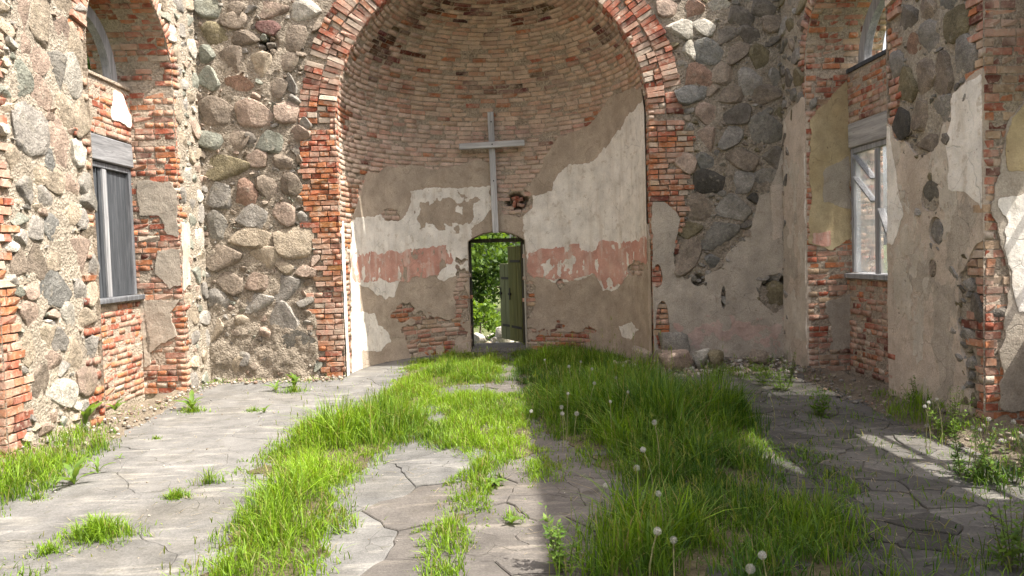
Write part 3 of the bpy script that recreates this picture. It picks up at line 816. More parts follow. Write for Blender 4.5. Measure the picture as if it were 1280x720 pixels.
for ua, ub in ((-HP, 0), (0, HP)):
    sheet('painted_band', S_APSE, ua, ub, 1.0, 2.3, .016, pk_mask, lambda U, V: htan(U, V) + .009, PINK, aps, rim=.004, kind='stuff', label='peeling salmon painted band')

ba = Bricks()
def dome_col(u, v):
    k2 = float(fbm(np.array(u * 1.6), np.array(v * 2.2), 15, 3))
    if v > ZS + .8 and k2 > .2 - .12 * (v - ZS - .8) and rng.random() < .65: return tuple(x * rng.uniform(.45, .95) for x in DRK)
    if v < 1.0: return p_right()
    if v < ZS - .6 and (u < -2.2) and rng.random() < .5: return tuple(x * rng.uniform(.8, 1.1) for x in ORA)
    k = float(fbm(np.array(u * 1.1), np.array(v * 1.1), 5, 3))
    if k > .22 and v > 2.6 and rng.random() < .4: return p_left()
    if rng.random() < .05: return p_left()
    c = p_dome(); t_ = (.60, .43, .325) if v > ZS + .3 and u > -1.6 else (.61, .44, .365)
    return tuple(a * .4 + bq * .6 for a, bq in zip(c, t_))
tan_s = lookup(tan_mask, -HP, HP, -.1, 4.4); door_s = lookup(door_mask, -HP, HP, -.1, 4.4)
def apse_keep(u, v):
    if v < 4.3 and door_s(u, v) < .05: return False
    if np.hypot((u - NICHE[0][0]) / NICHE[0][2], (v - NICHE[0][1]) / NICHE[0][3]) < 1.25: return False
    return v > 4.3 or tan_s(u, v) < .07
def stretch(v): return 1.0 / max(.12, math.cos(max(0, (v - ZS) / RA)))
ba.panel(S_APSE, -HP + .01, HP - .01, 0, ZS + 1.36 * RA, dome_col, apse_keep, miss=.012, proud=.005, ustretch=stretch)
# bricks that collapsed into the wall niche
for dx, dz, r in ((-.035, -.03, 1.3), (.05, .03, .35), (.07, -.06, -.3), (-.02, .065, .1)):
    P, nn = S_APSE(np.array(NICHE[0][0] + dx), np.array(NICHE[0][1] + dz))
    ba.add(P - nn * .06, nn, (0, 0, 1), .13, .06, .16, p_left(), rng.uniform(0, .04), r)
# jambs and soffit of the arch
for s in (-1, 1):
    SJ = S_JAMB(s); LJ = ZS + RA * math.pi / 2
    sheet('jamb_mortar', SJ, 0.0, YC - YE + .01, -.1, LJ, .026, None, lambda U, V: -.006 + .004 * fbm(U * 8, V * 8, 6, 2), MORTB, aps, kind=None)
    jp = (lambda U, V: (2.15 - V) + .35 * fbm(U * 3, V * 2.5, 91, 4)) if s < 0 else (lambda U, V: (1.9 - V) * .6 + .3 * fbm(U * 3, V * 3, 92, 4))
    ba.panel(SJ, .012, YC - YE, 0, LJ, lambda u, v: p_ring() if v > ZS - .6 else p_left(), lambda u, v: float(jp(np.array(u), np.array(v))) < .12, miss=.01, proud=.004)
    sheet('jamb_plaster', SJ, .02, YC - YE + .02, -.05, 3.0, .02, jp, lambda U, V: .016 + .01 * fbm(U * 4, V * 4, 4, 3), WHITE if s < 0 else TAN, aps, rim=.05)
ba.build(aps)
whJ = px_apse([(430,470),(430,276),(442,284),(446,330),(450,400),(452,470)])
sheet('limewash_coat', S_APSE, -HP, -HP + 1.2, -.05, 2.4, .018, lambda U, V: np.minimum(np.maximum(sdf(whJ, U, V), (-HP + .35) - U) + .04 * fbm(U * 6, V * 6, 14, 4), tan_mask(U, V) - .012),
      lambda U, V: htan(U, V) + .006, WHITE, aps, rim=.006)
# door: frame with transom, folded-back leaves, threshold
yd = YC + RA + .36
b = BM(); b.box((-DX - .005, yd, 1.915), (DX + .005, yd + .08, 1.985)); b.box((DX - .055, yd, 0.03), (DX, yd + .09, 1.915)); b.box((-DX, yd, .03), (-DX + .03, yd + .09, 1.915))
obj('door_frame', b.mesh('door_frame', .004), m_wood('wood_frame', (.045, .043, .03), (.10, .095, .07)), aps)
b = BM(); b.box((DX - .03, YC + RA - .05, .02), (DX - .004, YC + RA - .015, 1.86)); obj('door_casing', b.mesh('door_casing', .003), m_wood('wood_casing', (.36, .33, .27), (.48, .45, .38)), aps)
b = BM(); b.box((-DX + .006, ya - .22, -.05), (DX - .006, yb + .1, .055), .012); obj('threshold', b.mesh('threshold', .01), m_mortar('threshold_stone', (.16, .15, .13), (.24, .225, .19)), aps)
def leaf(p, q, z0, z1, mat, name, nb):
    p = Vector((p[0], p[1], 0)); q = Vector((q[0], q[1], 0)); d = (q - p); L = d.length; d.normalize(); nn = Vector((d.y, -d.x, 0))
    if nn.x > 0: nn = -nn
    def slab(a, bq, za, zb, o0, o1):
        m = BM(); vs = []
        for z in (za, zb):
            for t, o in ((a, o0), (bq, o0), (bq, o1), (a, o1)):
                w = p + d * t + nn * o; vs.append((w.x, w.y, z))
        m.v = vs; m.f = [(3, 2, 1, 0), (4, 5, 6, 7), (0, 1, 5, 4), (1, 2, 6, 5), (2, 3, 7, 6), (3, 0, 4, 7)]
        return m
    root = obj(name, slab(0, L, z0, z1, 0, .022).mesh(name, .002), mat, aps)
    for k in range(nb):
        a = L * k / nb + .004
        obj('board', slab(a, L * (k + 1) / nb - .004, z0 + .004, z1 - .004, .022, .036 + .003 * (k % 2)).mesh('board', .003), mat, root)
    for zz in (z0 + .25, z1 - .3):
        obj('strap_hinge', slab(.01, L * .8, zz, zz + .045, .04, .047).mesh('strap_hinge'), IRON, root)
    obj('latch', slab(L * .78, L * .93, .93, .97, .04, .075).mesh('latch', .004), IRON, root)
    obj('latch_plate', slab(L * .86, L * .93, .84, 1.06, .04, .05).mesh('latch_plate', .002), IRON, root)
leaf((.455, yd + .1), (.235, yd + .62), .07, 1.84, DOORM, 'door', 3)
leaf((.262, yd + .60), (.075, yd + 1.0), .07, 1.52, DOORG, 'door', 2)

# ------------------------------------------------------------------ side walls
def rec_mask(rec):
    yc, r = (rec[0] + rec[1]) / 2, (rec[1] - rec[0]) / 2
    return lambda U, V: np.where(V < ZA, np.abs(U - yc) - r, np.hypot(U - yc, V - ZA) - r)
mR1, mR2 = rec_mask(R1), rec_mask(R2)
def side_mask(U, V): return np.minimum(mR1(U, V), mR2(U, V))

def arched_ring(s, X0, X1, yc, zc, ri, ro_, a0=0.0, a1=math.pi, n=22):
    b = BM()
    po = arc(yc, zc, ro_, a0, a1, n); pi_ = arc(yc, zc, ri, a0, a1, n)
    b.prism(po + pi_[::-1], 0, s * X0, s * X1)
    return b

def side_wall(s, label, ST, brick_zone, palette, plasters, revplasters, holes, fillcodes, out, winmat):
    w = thing('nave_wall', (s * XW, 7.4, 0), label, 'wall')
    surf = S_SIDE(s); conv = lambda L: px_side(s, L)
    g = .0
    def notch(rec, e=.28):
        yc, r = (rec[0] + rec[1]) / 2, (rec[1] - rec[0]) / 2 + e
        return [(yc - r, -.3)] + arc(yc, ZA, r, math.pi, 0, 20) + [(yc + r, -.3)]
    b = BM(); b.prism([(-3.5, -.3)] + notch(R2, .12) + notch(R1, .12) + [(YE + .9, -.3), (YE + .9, HW), (-3.5, HW - .1)], 0, s * (XW + .3), s * XO)
    obj('wall_core', b.mesh('wall_core'), MORT, w)
    yy = np.arange(-3.5, YE - .02, .16); top = HW + .04 + .16 * (1 + fbm(yy * .9, yy * 0 + 3 * s, 19, 4)) * .9 - .1 + .05 * fbm(yy * 5, yy * 0, 23, 2)
    b = BM(); b.prism([(YE - .02, HW - .08), (-3.5, HW - .08)] + [(float(a), float(max(c, HW - .05))) for a, c in zip(yy, top)] + [(YE - .02, HW + .05)], 0, s * XW, s * XO); obj('wall_top', b.mesh('wall_top'), MORT, w)
    b = BM(); b.box((min(s * XW, s * (XW + .3)), -3.5, -.3), (max(s * XW, s * (XW + .3)), .98, HW)); obj('wall_end', b.mesh('wall_end'), MORT, w)
    dg = dig(hole_px(conv, holes))
    sheet('mortar_bed', surf, 1.0, YE + .02, -.2, HW, .03, lambda U, V: side_mask(U, V) - .012, lambda U, V: -.014 + .014 * fbm(U * 6, V * 6, 121 + s, 4) + .012 * fbm(U * 20, V * 20, 15, 3) + dg(U, V) - .02 * np.clip((np.where((U > 9) & (V < ZA), .16, .30) - side_mask(U, V)) / .08, 0, 1), MORT, w, rim=.25)
    zone = [conv(z) for z in brick_zone]
    rg = lambda u, v: .10 * float(fbm(np.array(u * 2), np.array(v * 7), 44 + s, 2))
    m1_s = lookup(mR1, 1.0, YE + .1, -.2, HW, .02); m2_s = lookup(mR2, 1.0, YE + .1, -.2, HW, .02); rg_s = lookup(lambda U, V: .10 * fbm(U * 2, V * 7, 44 + s, 2), 1.0, YE + .1, -.2, HW, .02)
    zn_s = lookup(lambda U, V: np.maximum.reduce([sdf(z, U, V) for z in zone]), 1.0, YE + .1, -.2, HW, .02)
    rg = rg_s
    def is_brick(u, v):
        m1 = m1_s(u, v); m2 = m2_s(u, v)
        if u < R1[0] + .2 and m1 < .27 + rg(u, v): return True
        if u > 9 and m1 < .13 + .5 * rg(u, v): return True
        if m1 < .26 and v > ZA: return True
        if m2 < (.24 if v < ZA else .3) + rg(u, v): return True
        return zn_s(u, v) > 0
    pls = [(conv(p[0]),) + p[1:] for p in plasters]
    stn_px = ST
    def pmask(p, amp=.05, sd=0):
        ell = []
        for cx, cy, ww, hh, k in stn_px:
            q = conv([(cx, cy), (cx - ww / 2, cy), (cx + ww / 2, cy), (cx, cy - hh / 2), (cx, cy + hh / 2)])
            ell.append((q[0][0], q[0][1], abs(q[2][0] - q[1][0]) / 2 * 1.12, abs(q[3][1] - q[4][1]) / 2 * 1.12))
        def f(U, V):
            d = sdf(p, U, V) + amp * fbm(U * 5, V * 5, 200 + sd, 5)
            for a, bq, c, e in ell:
                d = np.minimum(d, (np.hypot((U - a) / c, (V - bq) / e) - 1) * .15 + .03 * fbm(U * 9, V * 9, 7, 3))
            return np.minimum(d, side_mask(U, V) - .004)
        return f
    pmasks = [pmask(p[0], p[3], i * 7 + s) for i, p in enumerate(pls)]
    baseP = [m for m, p in zip(pmasks, pls) if p[2] == 0]
    covered = lookup(lambda U, V: np.maximum.reduce([m(U, V) for m in baseP]), R2[1] - .2, YE + .1, -.2, HW, .02)
    st = Stones(); st.from_px(ST, conv, surf, out, 1.28, .88)
    inside = lambda u, v: min(m1_s(u, v), m2_s(u, v)) > .03 and not is_brick(u, v) and covered(u, v) < .08 and v < 5.7
    st.fill(surf, R1[1] + .1, YE - .03, .05, 5.7, inside, fillcodes, 900, .17, .03, out)
    st.fill(surf, R2[1], R1[0], .05, 5.7, inside, fillcodes, 5000, .09, .018, (.012, .035), .8)
    st.fill(surf, R2[0] - .6, R1[1], ZA, 5.7, inside, fillcodes, 700, .16, .04, out)
    st.build(w)
    bk = Bricks(); E = np.array(st.e)
    def keepf(u, v):
        return is_brick(u, v) and min(m1_s(u, v), m2_s(u, v)) > .0 and covered(u, v) < .09 and (((u - E[:, 0]) / E[:, 2]) ** 2 + ((v - E[:, 1]) / E[:, 3]) ** 2).min() > .9
    col = lambda u, v: palette()
    for (a, bq) in ((R1[0] - .42, R1[0]), (R1[1], R1[1] + .30), (R2[1], R2[1] + .62), (R2[0] - .5, R2[0])):
        bk.panel(surf, a, bq, 0, ZA, col, keepf, miss=.015, proud=.005)
    for rec in (R1, R2):
        yc, r = (rec[0] + rec[1]) / 2, (rec[1] - rec[0]) / 2
        nb = int(math.pi * (r + .1) / .0775)
        for i in range(nb):
            a = math.pi * (i + .5) / nb; rm = r + .125
            P = np.array([s * XW, yc + rm * math.cos(a), ZA + rm * math.sin(a)])
            bk.add(P, (-s, 0, 0), (0, -math.sin(a), math.cos(a)), .25 * rng.uniform(.85, 1.05), .066, .09, palette(), rng.gauss(0, .012), rng.gauss(0, .02))
        # reveals and intrados
        RV = S_REV(s, rec[1]); IA = S_RECARCH(s, rec)
        sheet('reveal_mortar', RV, XW - .01, XO, -.2, ZA, .03, None, lambda U, V: -.006 + .004 * fbm(U * 8, V * 8, 6, 2), MORTB, w)
        sheet('reveal_mortar', plane_surf((0, rec[0], 0), (s, 0, 0), (0, 0, 1), (0, 1, 0)), XW - .01, XO, -.2, ZA, .06, None, lambda U, V: -.01 + .01 * fbm(U * 8, V * 8, 6, 2), MORTB, w)
        sheet('soffit_mortar', IA, XW - .01, XO, 0, math.pi * r, .035, None, lambda U, V: -.006 + .004 * fbm(U * 8, V * 8, 6, 2), MORTB, w)
        rp = [(px_rev(s, rec[1], p), m, lv, amp) for (k, p, m, lv, amp) in revplasters if k == (1 if rec is R1 else 2)]
        rm_ = [(lambda U, V, p=p, amp=amp, i=i: sdf(p, U, V) + amp * fbm(U * 7, V * 7, 300 + i, 5)) for i, (p, m, lv, amp) in enumerate(rp)]
        b0 = [m for m, p in zip(rm_, rp) if p[2] == 0]
        kl = lookup(lambda U, V: np.maximum.reduce([m(U, V) for m in b0]), XW - .1, XO + .1, -.2, ZA + .1) if b0 else (lambda u, v: -1)
        kp = lambda u, v, kl=kl: kl(u, v) < .07
        bk.panel(RV, XW + .008, XO, 0, ZA, col, kp, miss=.01, proud=.004)
        bk.panel(IA, XW + .008, XO, .0, math.pi * r, col, None, miss=.03, proud=.006)
        for i, (p, m, lv, amp) in enumerate(rp):
            base = b0
            mk = rm_[i] if lv == 0 else (lambda U, V, f=rm_[i]: np.minimum(f(U, V), np.maximum.reduce([q(U, V) for q in base]) - .01) if base else f(U, V))
            sheet('plaster_patch', RV, XW + .005, XO, -.1, ZA, .014, mk, lambda U, V, lv=lv: .012 + .005 * lv + .006 * fbm(U * 4, V * 4, 4, 3), m, w, rim=.045 if lv == 0 else .006)
        # brick infill under and over the window, set back in the recess
        XI = XW + .55
        SI = plane_surf((s * XI, 0, 0), (0, 1, 0), (0, 0, 1), (-s, 0, 0))
        zt = 1.27 if rec is R1 else 1.05
        for z0, z1 in ((-.1, zt - .03), (3.27, 3.93)):
            b = BM(); b.box((min(s * (XI + .06), s * (XO - .05)), rec[0], z0), (max(s * (XI + .06), s * (XO - .05)), rec[1], z1)); obj('infill_core', b.mesh('infill_core'), MORTB, w)
            sheet('infill_mortar', SI, rec[0], rec[1], z0, z1 + .01, .03, None, lambda U, V: -.006 + .005 * fbm(U * 8, V * 8, 6, 3), MORTB, w)
            bk.panel(SI, rec[0] + .01, rec[1] - .01, max(z0, 0), z1, lambda u, v: palette(), None, miss=.015, proud=.005)
        b = BM(); b.box((min(s * (XI - .02), s * (XO - .03)), rec[0] + .01, 3.935), (max(s * (XI - .02), s * (XO - .03)), rec[1] - .01, 3.985), .006)
        obj('upper_sill', b.mesh('upper_sill', .006), MORTB if s < 0 else WOODD, w)
    bk.build(w)
    for (p, m, lv, amp), mk in zip(pls, pmasks):
        f = mk if lv == 0 else (lambda U, V, mk=mk: np.minimum(mk(U, V), np.maximum.reduce([q(U, V) for q in baseP]) - .012) if baseP else mk(U, V))
        sheet('plaster_patch', surf, R2[1] - .05, YE, -.15, HW, .02, f, lambda U, V, lv=lv: .012 + .005 * lv + .010 * fbm(U * 3, V * 3, 18, 4) + .004 * fbm(U * 18, V * 18, 19, 3), m, w, rim=.05 if lv == 0 else .006)
    if s > 0:                                             # flakes of old limewash left on the render
        for nm, mt, sd, th_, lv in (('limewash_flakes', LIMED, 311, .17, 1), ('render_scar', GREYP, 317, .20, .6)):
            sheet(nm, surf, R2[1] - .02, YE, -.1, 5.0, .02, lambda U, V, sd=sd, th_=th_: np.minimum(np.maximum.reduce([q(U, V) for q in baseP]) - .015, (fbm(U * 2.6, V * 1.5, sd, 5) - th_) * .3 + .03 * fbm(U * 15, V * 15, sd + 1, 3)),
                  lambda U, V, lv=lv: .012 + .004 * lv + .010 * fbm(U * 3, V * 3, 18, 4) + .004 * fbm(U * 18, V * 18, 19, 3), mt, w, rim=.005, kind='stuff')
    if s < 0:                                             # scrap of white plaster over the window
        xi = -(XW + .55); sp_ = [(on_x(x, y, xi)[1], on_x(x, y, xi)[2]) for x, y in ((143, 112), (152, 118), (158, 138), (166, 150), (162, 160), (150, 152), (139, 150), (140, 135))]
        sheet('plaster_patch', plane_surf((xi, 0, 0), (0, 1, 0), (0, 0, 1), (1, 0, 0)), R1[0], R1[1] - .03, 3.28, 3.92, .014, lambda U, V: sdf(sp_, U, V) + .03 * fbm(U * 9, V * 9, 5, 4), lambda U, V: .016 + .004 * fbm(U * 5, V * 5, 3, 3), WHITE, w, rim=.03)
    # windows
    XI = XW + .58
    for rec in (R1, R2):
        y0, y1 = rec[0] + .02, rec[1] - .02; ym = (y0 + y1) / 2; z0, z1 = (1.27 if rec is R1 else 1.05), 2.95
        X = lambda a, c: (min(s * a, s * c), max(s * a, s * c))
        xa, xb = X(XI, XI + .10); b = BM()
        for ya_, yb_ in ((y0, y0 + .07), (y1 - .07, y1), (ym - .045, ym + .045)): b.box((xa, ya_, z0 + .05), (xb, yb_, z1), .004)
        b.box((xa, y0 + .072, z1 - .07), (xb, ym - .047, z1 - .003)); b.box((xa, ym + .047, z1 - .07), (xb, y1 - .072, z1 - .003))
        fm = WOODG if s > 0 else WOODS
        wn_ = obj('window', b.mesh('window', .004), fm, w)
        xa, xb = X(XI - .035, XI + .24); b = BM(); b.box((xa, y0, z1 + .004), (xb, y1, 3.265), .01); obj('lintel', b.mesh('lintel', .012), WOODH if s > 0 else WOODHS, wn_)
        xa, xb = X(XI - .10, XI + .2); b = BM(); b.box((xa, y0 - .01, z0 - .02), (xb, y1 + .01, z0 + .045), .006); obj('sill', b.mesh('sill', .006), fm, wn_)
        if rec is R1:
            nb = 8; h = (y1 - y0 - .14) / nb
            xa, xb = X(XI + .035, XI + .06)
            if s > 0:
                for ya_, yb_ in ((y0 + .072, ym - .047), (ym + .047, ym + .345), (ym + .355, y1 - .072)):
                    b = BM(); b.box((xa + .004, ya_, z0 + .05), (xa + .009, yb_, z1 - .072)); obj('pane', b.mesh('pane'), GLASS, wn_)
            for k in range(nb if s < 0 else 0):
                b = BM(); a = y0 + .07 + h * k; off = rng.uniform(-.008, .008)
                b.box((xa + off, a + .004, z0 + .05), (xb + off, a + h - .004, z1 - .01), .003); obj('board', b.mesh('board', .003), winmat, wn_)
            xa, xb = X(XI + .003, XI + .030)
            for (ya_, za_, yb_, zb_) in ((ym + .35, z0 + .05, ym + .35, z1 - .08),):
                b = BM(); b.box((xa, ya_ - .05, za_), (xb, ya_ + .05, zb_), .003); obj('batten', b.mesh('batten', .003), WOODG, wn_)
            xm = s * (XI + .017)
            for (p, q) in (((ym + .44, z1 - .45), (y1 - .09, z1 - .10)), ((ym + .06, z0 + .5), (ym + .28, z0 + .85)), ((ym + .44, z0 + .95), (y1 - .09, z0 + 1.30))) if s > 0 else ():
                b = BM(); b.bar((xm, p[0], p[1]), (xm, q[0], q[1]), .024, .09, (1, 0, 0)); me = b.mesh('brace', .003); obj('brace', me, fm, wn_)
        else:
            xa, xb = X(XI + .02, XI + .06); b = BM()
            for zz in (1.7, 2.3): b.box((xa, y0 + .07, zz), (xb, y1 - .07, zz + .06))
            obj('glazing_bars', b.mesh('glazing_bars', .003), WOODG, wn_)
        yc, r = (rec[0] + rec[1]) / 2, (rec[1] - rec[0]) / 2
        b = arched_ring(s, XI + .02, XI + .12, yc, 3.99, r - .36, r - .20)
        obj('arched_frame', b.mesh('arched_frame', .004), WOODG, wn_)
    return w

LST = [(27,18,16,40,'p'),(54,27,25,60,'t'),(81,13,20,32,'t'),(98,7,14,16,'g'),(78,49,20,44,'p'),(96,56,17,46,'t'),(46,70,22,36,'p'),(70,87,23,44,'e'),(27,105,25,48,'s'),
 (54,116,22,36,'p'),(94,97,22,46,'w'),(31,60,13,30,'p'),(43,167,42,65,'g'),(83,140,22,38,'t'),(105,147,20,43,'t'),(78,183,23,58,'p'),(101,194,16,36,'w'),(23,203,22,34,'t'),
 (48,216,18,26,'t'),(70,226,22,27,'t'),(91,230,16,24,'p'),(110,234,20,34,'e'),(32,236,22,32,'g'),(63,201,8,25,'u'),(92,168,10,12,'p'),(57,246,17,26,'g'),(86,263,23,30,'t'),
 (49,287,22,30,'g'),(72,289,25,42,'u'),(97,318,27,42,'p'),(48,328,21,38,'b'),(27,330,16,36,'b'),(70,328,19,24,'t'),(72,361,38,40,'u'),(103,273,13,22,'g'),(113,250,17,28,'e'),
 (41,366,18,22,'p'),(120,331,11,24,'g'),(101,361,15,25,'g'),(117,366,13,26,'t'),(112,294,13,18,'t'),(27,296,15,18,'g'),(44,394,28,34,'p'),(91,395,20,36,'w'),(112,397,20,24,'t'),
 (58,422,21,30,'t'),(77,424,17,28,'g'),(35,436,20,35,'t'),(94,442,20,40,'t'),(115,435,17,27,'g'),(64,455,22,28,'p'),(51,492,19,58,'b'),(80,489,32,35,'w'),(111,479,23,38,'p'),(80,460,10,20,'g')]
RST = [(1131,30,24,36,'d'),(1154,15,22,32,'b'),(1141,65,17,37,'r'),(1195,33,23,46,'o'),(1164,43,24,38,'g'),(1205,68,22,48,'g'),(1120,78,14,30,'g'),(1135,105,22,38,'o'),
 (1159,94,22,43,'b'),(1180,93,23,48,'b'),(1125,154,18,38,'k'),(1150,145,22,38,'b'),(1174,140,26,34,'g'),(1182,5,26,22,'u'),(1158,180,28,22,'b'),(1164,247,20,33,'e'),
 (1171,287,15,31,'g'),(1167,335,9,22,'b'),(1222,385,17,30,'d')]
side_wall(-1, 'sunlit fieldstone nave wall with orange brick jambs and a dark boarded window', LST, [[(0, 480), (46, 455), (40, 530), (0, 560)]], p_left,
  [([(226,278),(236,278),(238,358),(228,362)], LIMED, 0, .05)],
  [(1, [(174,226),(212,228),(225,250),(223,296),(209,292),(199,270),(174,270)], GREYP, 0, .05), (1, [(196,312),(226,310),(230,354),(212,361),(194,342)], GREYP, 0, .05),
   (1, [(176,378),(226,374),(212,391),(222,421),(200,432),(186,440)], GREYP, 0, .05), (1, [(172,372),(181,376),(190,455),(182,458)], LIMED, 0, .04),
   (2, [(-8,250),(8,245),(7,320),(-8,330)], WHITE, 0, .05)],
  [(67, 395, 16, 14, .22)], 'ttgpwsg', (.014, .03), WOODD)
side_wall(1, 'shaded nave wall with tan render, few fieldstones and a pale glazed window', RST, [[(1216, 330), (1248, 300), (1248, 520), (1212, 520)]], p_right,
  [([(1100,150),(1114,158),(1132,176),(1148,196),(1176,176),(1190,120),(1214,96),(1246,78),(1248,272),(1218,316),(1202,345),(1198,400),(1216,520),(1106,520),(1100,300)], TAN, 0, .05),
   ([(980,150),(1004,120),(1018,160),(1018,470),(980,470)], TAN, 0, .04),
   ([(1184,176),(1194,116),(1216,98),(1246,80),(1248,276),(1236,292),(1226,256),(1206,240),(1188,236)], WHITE, 1, .05),
   ([(1100,150),(1113,160),(1130,270),(1118,306),(1100,300)], WHITE, 1, .04),
   ([(1232,262),(1247,258),(1246,284),(1236,290)], PINK, 2, .015),
   ([(1006,190),(1019,190),(1019,440),(1010,440)], WHITE, 1, .06)],
  [(1, [(1014,150),(1036,122),(1060,98),(1064,296),(1040,312),(1012,304)], YELL, 0, .05), (1, [(1028,214),(1060,196),(1064,262),(1030,252)], GREYP, 1, .04),
   (1, [(1032,378),(1064,366),(1064,436),(1040,436)], GREYP, 0, .06), (1, [(1016,292),(1038,288),(1036,306),(1016,312)], PINK, 1, .03),
   (2, [(1240,262),(1256,160),(1300,100),(1300,420),(1290,510),(1252,515),(1250,440),(1264,352)], GREYP, 0, .05), (2, [(1254,176),(1275,120),(1300,80),(1300,222),(1262,212)], YELL, 1, .05),
   (2, [(1250,252),(1300,232),(1300,400),(1270,390),(1262,345)], WHITE, 1, .06)],  # white laid on here paints the sun spot on the reveal
  [], 'gbedog', (.02, .04), WOODL)

# ------------------------------------------------------------------ the cross
cr = thing('wooden_cross', (0, 13.1, 2.1), 'weathered grey wooden cross leaning on the apse wall above the doorway', 'cross')
def on_cross(px, py): return Vector(on_y(px, py, 13.13))
t0, t1 = on_cross(619.5, 291), on_cross(613, 139); t0.y += .10; t1.y += .10
b = BM(); b.bar(t0, t1, .105, .085, (0, 1, 0)); obj('upright', b.mesh('upright', .006), WOODX, cr)
a0, a1 = on_cross(574, 183.5), on_cross(655.5, 178.5); a0.y += .0; a1.y += .0
b = BM(); b.bar(a0, a1, .10, .075, (0, 1, 0)); obj('crossbeam', b.mesh('crossbeam', .006), m_wood('wood_crossbeam', (.36, .365, .37), (.58, .58, .575), (3, 60, 60)), cr)

for px, py in ((615.2, 180.8), (617.0, 226), (613.8, 152)):
    c = on_cross(px, py); c.y -= .0 if py < 200 and py > 170 else -.045
    b = BM(); b.v = [(c.x + .013 * math.cos(k * math.pi / 3), c.y + yy_, c.z + .013 * math.sin(k * math.pi / 3)) for yy_ in (-.048, -.03) for k in range(6)]
    b.f = [tuple(range(6)), tuple(range(11, 5, -1))] + [(k, k + 6, (k + 1) % 6 + 6, (k + 1) % 6) for k in range(6)]
    obj('bolt', b.mesh('bolt'), IRON, cr)

# ------------------------------------------------------------------ ground and floor
o = obj('ground', mesh_np('ground', [(-600, -600, -.08), (600, -600, -.08), (600, 600, -.08), (-600, 600, -.08)], faces=[(0, 1, 2, 3)]), m_soil('ground_green', (.07, .09, .03), (.13, .14, .06)))
o['kind'] = 'structure'
nx, ny = 100, 170
gx, gy = np.meshgrid(np.linspace(-XW - .35, XW + .35, nx), np.linspace(-3.4, YC + RA + .9, ny), indexing='ij')
gz = -.013 + .008 * fbm(gx * 3, gy * 3, 77, 4)
idx = np.arange(nx * ny).reshape(nx, ny)
q = np.stack([idx[:-1, :-1], idx[1:, :-1], idx[1:, 1:], idx[:-1, 1:]], -1).reshape(-1, 4)
cx_ = gx[:-1, :-1].ravel(); cy_ = gy[:-1, :-1].ravel()
q = q[(cy_ < YE + .5) | (np.abs(cx_) < 2.7)]
floor = obj('floor', mesh_np('floor', np.stack([gx, gy, gz], -1).reshape(-1, 3), quads=q, smooth=True), DUST)
floor['kind'] = 'structure'
# broken concrete slabs: an irregular net of cracks, coarse on the left, fine on the right
def spacing(x, y):
    if x < -1.2: return 1.5
    if x < -.35: return 1.0
    if x < .75: return .42
    return .27 if y < 8.5 else .4
sites = []; tries = 0
while tries < 16000:
    tries += 1
    x, y = rng.uniform(-XW - .3, XW + .3), rng.uniform(2.2, YC + RA + .2)
    if y > YE + .3 and abs(x) > 2.4: continue
    d = spacing(x, y)
    if all((x - a) ** 2 + ((y - c) * (1.25 if x < -1 else 1)) ** 2 > (d * .8) ** 2 for a, c in sites): sites.append((x, y))
SA = np.array(sites)
def clip(poly, px, py, nxx, nyy):
    out = []; k = len(poly)
    for i in range(k):
        a = poly[i]; c = poly[(i + 1) % k]
        da = (a[0] - px) * nxx + (a[1] - py) * nyy; dc = (c[0] - px) * nxx + (c[1] - py) * nyy
        if da <= 0: out.append(a)
        if da * dc < 0:
            t = da / (da - dc); out.append((a[0] + t * (c[0] - a[0]), a[1] + t * (c[1] - a[1])))
    return out
slabs = []
